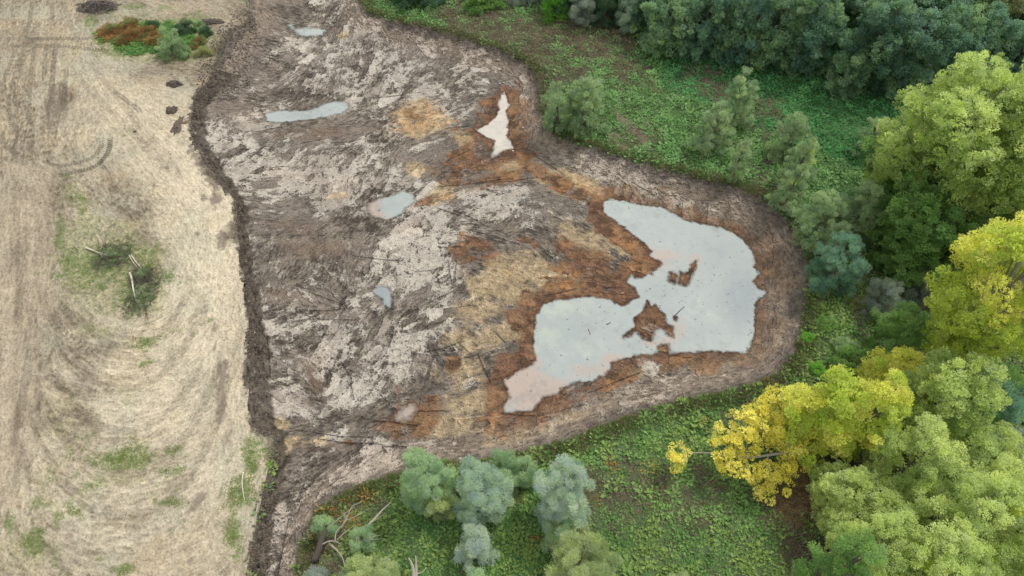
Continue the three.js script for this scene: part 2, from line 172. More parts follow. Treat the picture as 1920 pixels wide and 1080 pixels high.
const BROWN = [[580, 250, 80, 12, 3, .9], [560, 430, 70, 16, 0, .7], [600, 470, 90, 20, 0, .8], [480, 205, 50, 16, 0, .5], [540, 560, 40, 20, 0, .6], [595, 720, 14, 60, 25, .9], [740, 600, 30, 20, 0, .5], [600, 840, 60, 20, 0, .6], [520, 950, 26, 60, 0, .4], [1100, 290, 60, 12, -15, .5], [1200, 320, 70, 10, -15, .6], [1330, 345, 60, 12, -15, .6], [870, 470, 30, 14, 0, .6], [1480, 430, 20, 40, 30, .5], [1150, 760, 90, 10, 14, .7], [560, 510, 40, 16, 0, .5], [420, 205, 20, 20, 0, .5]];
const PX = new Tex(PX0, -106, PX1, -2, 0.051);
console.log('pit texture', PX.w, PX.h, PX0, PX1);
const cg = (f) => new Grid(PX.x0, PX.z0, PX.x0 + PX.sx, PX.z0 + PX.sz, 0.4, (x, z) => { const p = proj(x, FLOOR, z); return f(p[0], p[1]); });
const gLight = cg((x, y) => shepard(LIGHT, x, y)), gRust = cg((x, y) => splats(RUST, x, y)), gOchre = cg((x, y) => splats(OCHRE, x, y)), gGrey = cg((x, y) => splats(GREY, x, y)), gPink = cg((x, y) => splats(PINK, x, y)), gBrown = cg((x, y) => splats(BROWN, x, y));
const gDX = cg((x, y) => 0), gDZ = cg((x, y) => 0);
for (let j = 0; j < gDX.nz; j++) for (let i = 0; i < gDX.nx; i++) { const p = proj(gDX.x0 + i * 0.4, FLOOR, gDX.z0 + j * 0.4), a = shepardAngle(ANG, p[0], p[1]) + 0.25 * vn(i * 0.09, j * 0.09), d = worldDir(p[0], p[1], a, FLOOR); const X = gDX.x0 + i * 0.4, Z = gDX.z0 + j * 0.4, bd = sdGrid.at(X, Z), bw = wGrid.at(X, Z), bl = ss(bw * 1.1, bw * 0.5, bd) * (bw >= 2.5 ? 0.85 : 1); let gx = sdGrid.at(X + 0.8, Z) - sdGrid.at(X - 0.8, Z), gz = sdGrid.at(X, Z + 0.8) - sdGrid.at(X, Z - 0.8); const gl = Math.hypot(gx, gz) || 1; let ex = -gz / gl, ez = gx / gl; if (ex * d[0] + ez * d[1] < 0) { ex = -ex; ez = -ez; } d[0] = mix(d[0], ex, bl); d[1] = mix(d[1], ez, bl); const s = d[1] < 0 ? -1 : 1; gDX.a[j * gDX.nx + i] = d[0] * s; gDZ.a[j * gDX.nx + i] = d[1] * s; }
const coarse = PX.lic(PX.noise((x, z) => vn(x * 2.3, z * 2.3) + 0.9 * vn(x * 5.1 + 7, z * 5.1)), gDX, gDZ, 7);
const fine = PX.lic(PX.noise((x, z) => vn(x * 6.6, z * 6.6) + 0.9 * vn(x * 13 + 3, z * 13)), gDX, gDZ, 4);
// passes of the digger's bucket: straight-edged scrapes a metre or two wide, each leaving its own share of clay and a ridge along one side
const scrape = new Float32Array(PX.w * PX.h), torn = new Float32Array(PX.w * PX.h).fill(0.8), midT = new Float32Array(PX.w * PX.h), ridge = new Float32Array(PX.w * PX.h);
function stamp(cx, cz, dx, dz, L, W, v, edge, tx, md) {
  const { w, h, res } = PX, R = Math.hypot(L, W) / 2 / res, ci = (cx - PX.x0) / res, cj = (cz - PX.z0) / res;
  for (let j = Math.max(0, cj - R | 0); j < Math.min(h, cj + R); j++) for (let i = Math.max(0, ci - R | 0); i < Math.min(w, ci + R); i++) {
    const x = (i - ci) * res, z = (j - cj) * res, u = x * dx + z * dz, n = -x * dz + z * dx, wob = 0.16 * vn(u * 1.3 + cx * 9, n * 1.3 + cz) + 0.07 * vn(u * 6, n * 6 + cz);
    if (Math.abs(u) > L / 2 + wob * 3 || Math.abs(n) > W / 2 + wob) continue;
    const k = j * w + i; scrape[k] = v + 0.25 * n / W; torn[k] = tx; midT[k] = md; ridge[k] = Math.max(edge * ss(W / 2 - 0.16, W / 2 - 0.02, n), 0.7 * edge * ss(L / 2 - 0.15, L / 2, u)) - 0.35 * edge * ss(-W / 2 + 0.25, -W / 2, n);
  }
}
reseed(4242);
for (let k = 0; k < 1500; k++) { const x = rr(PX.x0, PX.x0 + PX.sx), z = rr(-96, -12); if (sdGrid.at(x, z) < 1) continue; const a = rr(-0.3, 0.3), big = rnd() < 0.45, dx = gDX.at(x, z), dz = gDZ.at(x, z), l = Math.hypot(dx, dz) || 1, c = Math.cos(a), s = Math.sin(a); stamp(x, z, (dx * c - dz * s) / l, (dx * s + dz * c) / l, big ? rr(2, 5) : rr(0.7, 2), big ? rr(0.9, 1.9) : rr(0.3, 0.8), rr(-1.1, 1.1), rr(0, 1) ** 2, rr(0.25, 1.3), rnd() < 0.3 ? rr(0.3, 0.9) : 0); }
// single cuts, cracks and ruts that stand out, px
const CUTS = [[[690, 183], [760, 178], 2], [[735, 155], [740, 172], 3], [[500, 318], [540, 312], 2], [[552, 270], [600, 263], 1.5], [[840, 490], [845, 530], 3.5], [[855, 490], [852, 525], 3], [[780, 510], [830, 505], 1.5], [[565, 588], [655, 578], 1.8], [[580, 600], [660, 600], 1.2], [[560, 540], [640, 572], 3], [[640, 680], [655, 705], 2], [[655, 705], [662, 750], 3], [[655, 695], [672, 700], 2], [[505, 642], [510, 720], 1], [[820, 350], [1000, 336], 2], [[890, 345], [960, 336], 2.5], [[840, 300], [880, 282], 2], [[850, 395], [950, 440], 3], [[880, 430], [970, 456], 3], [[835, 240], [880, 235], 2], [[855, 640], [880, 662], 1.5], [[870, 670], [895, 665], 1.2], [[895, 665], [918, 715], 1.5], [[925, 620], [945, 640], 1.5], [[700, 790], [780, 796], 2], [[760, 770], [840, 772], 1.5], [[560, 815], [700, 825], 2], [[600, 830], [760, 840], 2], [[1000, 290], [1060, 330], 1.5], [[800, 660], [870, 640], 1], [[660, 480], [750, 490], 1.5], [[820, 390], [900, 420], 2], [[940, 775], [1000, 780], 2], [[1100, 735], [1200, 700], 1.5], [[1180, 345], [1240, 375], 1.5], [[1020, 555], [1080, 540], 1.2], [[760, 590], [850, 545], 2], [[740, 600], [800, 560], 2]];
const cutMask = new Float32Array(PX.w * PX.h);
for (const [a, b, wpx] of CUTS) { const p = un(a[0], a[1], FLOOR), q = un(b[0], b[1], FLOOR), n = Math.ceil(Math.hypot(q[0] - p[0], q[2] - p[2]) / 0.05), r = wpx * 0.035; for (let k = 0; k <= n; k++) { const t = k / n, wx = 0.12 * vn(k * 0.03, p[0]), x = mix(p[0], q[0], t) + wx, z = mix(p[2], q[2], t) + wx; const rad = r * (0.6 + 0.5 * vn(k * 0.05, p[2])), R = Math.ceil((rad + 0.06) / PX.res), ci = Math.round((x - PX.x0) / PX.res), cj = Math.round((z - PX.z0) / PX.res); for (let dj = -R; dj <= R; dj++) for (let di = -R; di <= R; di++) { const kk = (cj + dj) * PX.w + ci + di; if (kk >= 0 && kk < cutMask.length) cutMask[kk] = Math.max(cutMask[kk], ss(rad + 0.05, rad - 0.03, Math.hypot(di, dj) * PX.res)); } } }
const gBright = cg((x, y) => splats([[780, 232, 40, 16, 5, 1], [800, 210, 24, 16, 0, .9], [755, 210, 20, 10, 0, .8], [876, 262, 12, 14, -60, .9], [830, 372, 26, 8, 20, .7], [1060, 345, 16, 12, 0, .6], [1100, 352, 50, 9, -28, .7], [950, 318, 26, 10, 10, .6], [975, 210, 8, 20, 0, .7], [965, 180, 10, 10, 0, .5], [950, 512, 14, 8, 20, .5], [1175, 462, 18, 8, -30, .7]], x, y)), splats3 = (x, z) => gBright.at(x, z);
const gRustRing = cg((x, y) => shepard([[1200, 380, 60, 1], [1450, 500, 60, 1], [1420, 620, 60, 1], [1250, 670, 80, .8], [1150, 530, 60, 1.1], [1050, 550, 60, .9], [980, 680, 50, 1.1], [960, 770, 50, 1], [1120, 720, 40, .6], [930, 220, 60, 1], [900, 280, 40, .8], [580, 210, 80, 0], [570, 55, 60, 0], [730, 385, 60, .25], [715, 555, 60, .1], [760, 775, 40, .7]], x, y));
const pitH = new Float32Array(PX.w * PX.h);
const lerp3 = (c, r, g, b, t) => { c[0] += (r - c[0]) * t; c[1] += (g - c[1]) * t; c[2] += (b - c[2]) * t; };
const pitMap = PX.color((x, z, c, k) => {
  const d = sdGrid.at(x, z) + 0.3 * vn(x * 1.2, z * 1.2), w = wGrid.at(x, z);
  const n1 = fbm(x * 0.55, z * 0.55, 4), n2 = fbm(x * 2.3 + 31, z * 2.3, 4), n3 = vn(x * 11, z * 11) * 0.5 + vn(x * 21, z * 21) * 0.5;
  const grey = gGrey.at(x, z), pink = gPink.at(x, z), brown = ss(0.2, 0.9, gBrown.at(x, z) + 0.25 * n1);
  const sc = scrape[k], L = gLight.at(x, z);
  const streak = 0.55 + 0.45 * vn(x * 0.35 + 4, z * 0.35), wx = x + 0.5 * n2, wz = z + 0.4 * n1, blot = fbm(wx * 1.25 + 70, wz * 1.25, 5), fleck = vn(wx * 4.6 + 8, wz * 4.6) + 0.7 * vn(wx * 9.7, wz * 9.7 + 5) + 0.35 * n3;
  const tx = torn[k], md = midT[k];
  let s = tx * (0.46 * streak * coarse[k] + 0.16 * fine[k] + 0.42 * fleck) + 0.72 * blot + 0.8 * sc + 0.34 * n3;
  const th = (0.5 - L) * 2.5 + 0.2, m = 0.42 * ss(th - 0.8, th + 0.8, s) + 0.58 * ss(th - 0.13, th + 0.17, s), fl = ss(0.8, 1.15, fleck + 0.3 * fine[k] + (0.25 - 0.4 * L) + 0.2 * tx);
  // wet peat and silt below, clay skin on top
  const t1 = ss(-1.1, 1.3, n1 * 1.2 + 0.35 * fine[k] + 0.5 * blot);
  c[0] = mix(0.058, 0.22, t1); c[1] = mix(0.049, 0.187, t1); c[2] = mix(0.041, 0.153, t1); { const f = 1 + 0.22 * fleck * tx + 0.04 * fine[k]; c[0] *= f; c[1] *= f; c[2] *= f; }
  lerp3(c, 0.165, 0.115, 0.08, brown * 0.65); lerp3(c, 0.135, 0.122, 0.105, grey * 0.55);
  const cr = mix(0.5, 0.5, pink), cgc = mix(0.46, 0.42, pink), cb = mix(0.395, 0.345, pink), tone = 0.86 + 0.18 * n2 + 0.12 * sc;
  lerp3(c, cr * tone * (1 - 0.12 * grey), cgc * tone * (1 - 0.1 * grey), cb * tone * (1 - 0.06 * grey), m * (0.92 - 0.3 * brown));
  lerp3(c, 0.12, 0.098, 0.078, fl * 0.5);
  lerp3(c, 0.19 + 0.03 * fine[k], 0.16 + 0.025 * fine[k], 0.132 + 0.02 * fine[k], md * 0.75);
  lerp3(c, 0.2, 0.168, 0.138, ss(0.1, 0.7, fbm(x * 0.8 + 20, z * 0.8 + 9, 4)) * 0.4);
  // iron: ochre and rust
  const go = gOchre.at(x, z), o = ss(0.14, 0.5, go + ss(0.02, 0.22, go) * (0.32 * n1 + 0.12 * n2 + 0.04 * coarse[k] + 0.08 * sc));
  const on = 0.8 + 0.26 * n2 + 0.06 * fine[k] + 0.13 * sc + 0.06 * coarse[k] + 0.16 * fleck - 0.3 * fl;
  lerp3(c, 0.42 * on, 0.325 * on, 0.2 * on, o * 0.88); lerp3(c, 0.58 * on, 0.46 * on, 0.3 * on, o * ss(0.15, 0.6, blot + 0.25 * sc) * 0.6); lerp3(c, 0.2, 0.16, 0.118, o * ss(0.2, 0.65, -blot - 0.2 * sc) * 0.65);
  const bright = splats3(x, z); if (bright > 0) lerp3(c, 0.5 * on, 0.31 * on, 0.15 * on, bright * ss(-0.5, 0.4, n2 + 0.3 * fine[k]));
  const q = wetGrid.at(x, z), ring = q > -4 ? ss(-3.2, -0.4, q + 1.1 * n1) * 0.75 * gRustRing.at(x, z) : 0;
  const gr = Math.max(gRust.at(x, z), ring), r = ss(0.3, 0.62, gr + ss(0.03, 0.25, gr) * (0.05 + 0.36 * n1 + 0.14 * n2 + 0.04 * fleck + 0.05 * coarse[k] + 0.1 * sc));
  const rn = 0.9 + 0.45 * n2 + 0.03 * fine[k] + 0.07 * coarse[k] + 0.12 * fleck;
  lerp3(c, 0.172 * rn, 0.085 * rn, 0.044 * rn, r * (0.66 + 0.2 * ss(-0.4, 0.4, fleck + blot)));
  lerp3(c, 0.35 * rn, 0.182 * rn, 0.08 * rn, r * ss(0.25, 0.85, n1 - n2 * 0.3 + 0.3 * sc) * 0.7); lerp3(c, 0.075, 0.046, 0.03, r * ss(0.0, 0.5, blot - 0.2 * sc) * 0.8);
  // the banks: peat along the lip, dry crumbled clay below it
  if (w >= 2.5) { const b = ss(w * 1.25, w * 0.35, d + 0.5 * n1), bn = 0.85 + 0.25 * n2 + 0.12 * fine[k]; lerp3(c, mix(0.28, 0.44, m * ss(0.1, 0.5, L)) * bn, mix(0.225, 0.37, m * ss(0.1, 0.5, L)) * bn, mix(0.172, 0.295, m * ss(0.1, 0.5, L)) * bn, b * 0.62); lerp3(c, 0.135 * bn, 0.115 * bn, 0.1 * bn, ss(w * 0.4, w * 0.12, d + 0.7 * n1 + 0.3 * n2) * 0.85); }
  else { const b = ss(w * 1.05, w * 0.8, d + 0.15 * n2); const bn = 0.8 + 0.45 * n2 + 0.2 * fine[k]; lerp3(c, 0.085 * bn, 0.07 * bn, 0.055 * bn, b * 0.9); }
  lerp3(c, 0.045, 0.036, 0.03, cutMask[k] * 0.38);
  const wetEdge = q > -0.35 ? ss(-0.35, -0.02, q) : 0;
  const g = 0.92 * (1 + 0.27 * n3) * (1 - 0.3 * wetEdge); c[0] *= g; c[1] *= g; c[2] *= g;
  const bk = ss(w * 1.1, w * 0.7, d); pitH[k] = 0.5 + 0.05 * n3 + (1 - 0.7 * bk) * 0.028 * coarse[k] * streak + 0.06 * bk * n2 + 0.012 * fine[k] + 0.1 * (m - 0.5) - 0.07 * fl + 0.07 * fleck + 0.22 * ridge[k] + 0.1 * sc + 0.05 * n3 - 0.3 * cutMask[k] - 0.1 * wetEdge;
});
// ------------------------------------------------------------------ colours of the dry field
const FX = new Tex(X0, -106, -18, -2, 0.055);
const fg = (f, r = 0.5) => new Grid(FX.x0, FX.z0, FX.x0 + FX.sx, FX.z0 + FX.sz, r, (x, z) => { const p = proj(x, 0, z); return f(p[0], p[1]); });
const FANG = [[40, 200, 50, 86], [100, 60, 50, 84], [60, 80, 20, 4], [130, 200, 50, 80], [220, 200, 40, -50], [300, 250, 50, -45], [380, 330, 40, -50], [200, 130, 40, -50], [30, 450, 60, 88], [40, 650, 60, 86], [40, 800, 50, 80], [20, 950, 40, 84], [100, 350, 40, -60], [180, 370, 40, -55], [260, 400, 40, -40], [330, 420, 40, -60], [370, 500, 40, -80], [400, 600, 40, 92], [420, 450, 30, 92], [430, 700, 30, 90], [430, 850, 30, 86], [410, 960, 40, 80], [130, 520, 40, 88], [120, 610, 40, -52], [180, 650, 40, -28], [240, 665, 40, 0], [310, 640, 40, 24], [360, 590, 40, 50], [130, 720, 40, -22], [220, 740, 40, 4], [310, 715, 40, 24], [360, 660, 40, 46], [120, 820, 40, -20], [220, 830, 40, 8], [320, 810, 40, 28], [120, 920, 40, -30], [230, 930, 40, 2], [330, 900, 40, 18], [120, 1020, 50, -35], [240, 1040, 50, 0], [340, 1000, 40, 30], [330, 20, 60, -25], [430, 60, 40, -35], [300, 130, 40, -8]];
const FTONE = [[30, 30, 60, .42], [90, 60, 50, .5], [60, 80, 14, .2], [30, 150, 50, .4], [100, 190, 18, .15], [125, 175, 14, .12], [60, 230, 40, .42], [150, 120, 30, .55], [180, 170, 40, .66], [230, 210, 40, .72], [280, 250, 40, .76], [330, 230, 40, .68], [330, 300, 50, .82], [380, 350, 40, .9], [150, 250, 22, .6], [170, 290, 24, .4], [100, 300, 30, .4], [60, 300, 30, .35], [60, 350, 40, .38], [110, 340, 14, .25], [160, 350, 24, .5], [220, 350, 34, .36], [250, 385, 30, .28], [300, 370, 30, .7], [250, 300, 30, .72], [30, 450, 40, .36], [40, 560, 40, .36], [25, 660, 30, .38], [75, 560, 14, .2], [75, 620, 16, .24], [30, 800, 24, .3], [10, 860, 30, .3], [15, 780, 14, .5], [50, 700, 20, .4], [120, 530, 30, .45], [190, 540, 30, .5], [330, 430, 30, .78], [390, 450, 30, .95], [430, 420, 24, .95], [400, 510, 30, .95], [350, 560, 30, .85], [410, 590, 30, .85], [445, 560, 20, .8], [300, 620, 40, .78], [380, 640, 30, .8], [440, 650, 20, .75], [450, 750, 16, .78], [240, 640, 40, .6], [150, 640, 30, .36], [200, 650, 20, .3], [100, 630, 20, .35], [130, 720, 40, .42], [150, 790, 30, .36], [230, 700, 40, .66], [220, 770, 40, .78], [300, 740, 40, .8], [330, 720, 30, .75], [370, 740, 30, .65], [300, 850, 30, .6], [230, 850, 30, .55], [120, 870, 40, .6], [70, 900, 30, .6], [60, 980, 30, .55], [180, 940, 40, .6], [300, 920, 40, .62], [380, 880, 30, .7], [430, 870, 20, .75], [420, 960, 24, .62], [350, 1010, 40, .6], [200, 1040, 50, .58], [90, 1050, 40, .5], [400, 1060, 40, .6], [260, 110, 30, .42], [360, 120, 30, .35], [360, 20, 50, .4], [430, 30, 30, .45], [300, 20, 30, .4], [430, 80, 16, .15], [400, 110, 20, .15], [180, 15, 14, .1], [240, 440, 30, .45], [280, 480, 30, .45], [160, 430, 30, .5]];
const FDARK = [[405, 372, 14, 14, 0, 1], [380, 368, 9, 8, 0, .8], [416, 452, 13, 22, 10, .8], [370, 440, 8, 12, 0, .5], [402, 612, 7, 12, 0, 1], [402, 652, 6, 10, 0, .8], [415, 690, 13, 22, 0, .9], [412, 750, 14, 44, 0, .95], [425, 820, 12, 26, 0, .7], [372, 935, 12, 38, -38, .7], [355, 1040, 26, 34, 20, .4], [395, 875, 22, 14, 10, .4], [100, 178, 7, 22, -10, .8], [122, 175, 10, 14, 0, .7], [82, 172, 6, 10, 0, .4], [330, 160, 8, 5, 0, .8], [210, 650, 16, 8, 0, .6], [105, 590, 12, 20, -20, .6], [130, 600, 20, 10, 0, .4], [362, 285, 14, 30, 30, .6], [375, 310, 10, 30, 40, .8], [398, 340, 12, 30, 40, .8], [310, 315, 16, 16, 0, .5], [290, 345, 14, 6, 0, .5], [230, 400, 34, 12, 0, .4], [430, 110, 18, 34, 0, .9], [408, 150, 16, 16, 0, .9], [380, 140, 18, 8, 0, .5], [452, 20, 14, 24, 0, .7], [400, 48, 16, 6, 20, .7], [160, 20, 40, 14, 20, .5], [150, 60, 20, 12, 0, .4], [400, 90, 20, 10, 0, .5], [240, 555, 36, 34, 0, .3], [70, 760, 14, 60, 0, .4], [45, 840, 12, 50, 0, .4], [60, 340, 5, 40, 0, .3], [455, 1040, 16, 60, 0, .3], [490, 950, 10, 60, 0, .4]];
const FGREEN = [[115, 430, 8, 40, 0, .8], [130, 490, 20, 24, 0, .8], [110, 450, 12, 20, 0, .9], [190, 500, 70, 40, 0, .55], [250, 470, 60, 30, 0, .5], [190, 535, 10, 10, 0, .9], [260, 530, 40, 40, 0, .6], [315, 520, 14, 14, 0, .8], [150, 380, 24, 20, -40, .5], [130, 345, 14, 18, 0, .4], [235, 862, 60, 22, 6, .55], [215, 876, 20, 8, 0, .65], [325, 842, 22, 12, 10, .7], [330, 880, 26, 10, 0, .6], [315, 942, 30, 8, 0, .7], [275, 680, 20, 6, 20, .9], [280, 640, 34, 14, 20, .6], [330, 620, 20, 10, 20, .4], [20, 985, 12, 20, 0, .6], [60, 1010, 20, 30, 0, .5], [160, 970, 20, 20, 0, .4], [230, 1065, 26, 8, 0, .7], [190, 900, 20, 8, 0, .4], [470, 860, 16, 30, 0, 1], [455, 920, 20, 34, 10, .9], [440, 1000, 16, 40, 5, .8], [495, 845, 18, 30, 0, .6], [480, 830, 18, 10, 0, .7], [170, 40, 14, 14, 0, 1], [200, 22, 20, 8, 0, .6], [250, 12, 30, 8, 0, .8], [310, 14, 20, 6, 0, .6], [210, 100, 34, 6, -10, .9], [190, 85, 26, 12, -20, .5], [270, 88, 20, 6, 0, .8], [310, 108, 30, 7, 0, 1], [345, 110, 24, 6, 0, .9], [410, 100, 10, 6, 0, .9], [290, 70, 110, 34, 5, .75], [350, 40, 60, 18, 15, .8], [460, 2, 14, 5, -20, 1], [400, 600, 20, 6, 0, .2], [420, 880, 10, 20, 10, .3], [180, 470, 30, 12, 0, .6], [135, 690, 20, 10, 0, .2], [90, 960, 30, 20, 0, .3]];
const gFT = fg((x, y) => shepard(FTONE, x, y)), gFD = fg((x, y) => splats(FDARK, x, y), 0.3), gFG = fg((x, y) => splats(FGREEN, x, y), 0.3);
const gFK = fg((x, y) => splats([[20, 420, 90, 120, 0, 1], [28, 560, 82, 110, 0, 1], [28, 690, 62, 110, 0, 1], [22, 810, 46, 90, 0, 1], [0, 920, 30, 70, 0, 1], [50, 330, 100, 40, 0, .7], [360, 20, 90, 26, 10, .7]], x, y)), gFW = fg((x, y) => splats([[215, 500, 100, 80, 0, .9], [150, 440, 50, 50, 0, .8], [170, 560, 70, 50, 0, .7], [260, 560, 60, 50, 0, .8], [140, 370, 40, 36, -30, .5], [240, 860, 100, 34, 6, .6], [200, 760, 90, 40, 0, .3], [150, 900, 120, 60, 0, .4], [300, 930, 100, 60, 0, .35], [60, 1030, 80, 50, 0, .5], [110, 800, 50, 60, 0, .4], [290, 70, 120, 44, 4, .9], [100, 960, 60, 60, 0, .4], [180, 620, 60, 14, -10, .4]], x, y)), gFX = fg(() => 0), gFZ = fg(() => 0);
for (let j = 0; j < gFX.nz; j++) for (let i = 0; i < gFX.nx; i++) { const p = proj(gFX.x0 + i * 0.5, 0, gFX.z0 + j * 0.5), d = worldDir(p[0], p[1], shepardAngle(FANG, p[0], p[1]) + 0.12 * vn(i * 0.08, j * 0.08), 0), s = d[1] < 0 ? -1 : 1; gFX.a[j * gFX.nx + i] = d[0] * s; gFZ.a[j * gFX.nx + i] = d[1] * s; }
const fCoarse = FX.lic(FX.noise((x, z) => vn(x * 1.7, z * 1.7) + 0.9 * vn(x * 3.9 + 7, z * 3.9)), gFX, gFZ, 34);
const fFine = FX.lic(FX.noise((x, z) => vn(x * 5, z * 5) + vn(x * 11, z * 11)), gFX, gFZ, 4);
// wheel and crawler tracks: [points px, half width m, strength, tread pitch m]
const TRACKS = [
  [[[206, 252], [205, 275], [196, 295], [175, 312], [140, 322], [95, 330]], 0.35, .85, 0.16], [[[190, 262], [186, 280], [170, 296], [140, 305], [95, 316]], 0.35, .75, 0.16],
  [[[0, 74], [60, 73], [130, 72], [180, 70]], 0.4, .6, 0.2], [[[0, 86], [60, 86], [130, 87], [210, 96]], 0.4, .55, 0.2], [[[18, 200], [20, 235], [30, 250], [60, 256], [105, 242]], 0.3, .5, 0.2], [[[2, 240], [8, 270], [25, 285], [55, 318]], 0.35, .5, 0.2],
  [[[48, 70], [30, 160], [22, 240]], 0.3, .4, 0], [[[66, 80], [58, 140], [52, 240]], 0.3, .45, 0], [[[86, 80], [80, 150]], 0.3, .5, 0], [[[116, 0], [130, 40], [136, 60]], 0.4, .5, 0], [[[96, 0], [100, 60]], 0.3, .35, 0], [[[130, 130], [230, 230], [330, 330]], 0.5, .3, 0], [[[205, 165], [240, 190], [268, 212]], 0.35, .6, 0], [[[92, 650], [78, 700], [68, 780], [50, 840], [20, 940]], 0.5, .4, 0], [[[60, 640], [40, 760], [30, 860]], 0.5, .35, 0], [[[52, 560], [62, 620]], 0.4, .4, 0], [[[95, 590], [120, 625], [160, 648], [215, 660]], 0.5, .5, 0.3], [[[110, 560], [128, 590], [150, 605]], 0.4, .45, 0.25], [[[290, 690], [340, 660], [375, 610], [384, 560]], 0.35, .4, 0], [[[75, 870], [110, 900], [150, 930]], 0.4, .35, 0], [[[60, 1010], [110, 1050], [140, 1080]], 0.4, .35, 0], [[[175, 320], [206, 372]], 0.3, -.5, 0], [[[150, 330], [185, 390]], 0.25, -.4, 0], [[[148, 265], [160, 290]], 0.25, -.6, 0], [[[170, 250], [190, 282]], 0.25, -.5, 0], [[[330, 250], [380, 300]], 0.3, .3, 0], [[[250, 850], [330, 820], [400, 740]], 0.5, -.35, 0],
];
for (const [a, b, v] of [[[[104, 80], [96, 160], [88, 240]], .35, .55], [[[124, 120], [118, 200]], .35, .6], [[[40, 95], [12, 200]], .3, .5], [[[30, 90], [4, 160]], .3, .45], [[[75, 92], [70, 210]], .4, -.5], [[[110, 90], [106, 200]], .3, -.4], [[[60, 0], [52, 64]], .3, .5], [[[20, 4], [28, 64]], .3, .4], [[[78, 0], [80, 64]], .3, -.5], [[[145, 60], [210, 120], [280, 190], [380, 330]], .7, -.4], [[[160, 110], [260, 230], [340, 330]], .4, .3], [[[260, 220], [360, 330]], .5, -.3], [[[8, 420], [14, 560], [10, 680]], .5, -.35], [[[30, 380], [36, 520], [30, 640]], .4, .3], [[[56, 380], [62, 480]], .4, -.3]]) TRACKS.push([a, b, v, 0]);
for (let k = 0; k < 11; k++) { const ax = 118 + k * 12, ay = 130 + k * 40, pts = []; for (let t = 15 + (k % 3) * 9; t < 150; t += 12) pts.push([232 + ax * Math.cos(t * Math.PI / 180), 478 + ay * Math.sin(t * Math.PI / 180)]); TRACKS.push([pts, k % 2 ? .45 : .6, k % 2 ? .3 : -.5, 0]); }
const trackMask = new Float32Array(FX.w * FX.h);
for (const [pts, hw, v, pitch] of TRACKS) {
  const cv = new THREE.CatmullRomCurve3(pts.map(([x, y]) => new THREE.Vector3(...un(x, y, 0)))), L = cv.getLength(), n = Math.ceil(L / 0.045);
  for (let k = 0; k <= n; k++) { const p = cv.getPointAt(k / n), t = cv.getTangentAt(k / n), sN = k / n * L; const fade = ss(0, 1.2, sN) * ss(L, L - 1.2, sN) * (0.92 + 0.3 * vn(sN * 0.4, pts[0][0] * 0.37));
    for (let m = -hw; m <= hw; m += 0.045) { const x = p.x - t.z * m, z = p.z + t.x * m, i = Math.round((x - FX.x0) / FX.res), j = Math.round((z - FX.z0) / FX.res); if (i < 0 || j < 0 || i >= FX.w || j >= FX.h) continue; const tread = pitch ? 0.45 + 0.55 * ss(-0.2, 0.5, Math.sin((sN + Math.abs(m) * 0.5) / pitch * Math.PI) + 0.5 * vn(x * 6, z * 6)) : 0.7 + 0.4 * vn(x * 4, z * 4); const e = v * fade * tread * ss(hw, hw * 0.7, Math.abs(m)); const q = j * FX.w + i; if (Math.abs(e) > Math.abs(trackMask[q])) trackMask[q] = e; } }
}
const fieldH = new Float32Array(FX.w * FX.h);
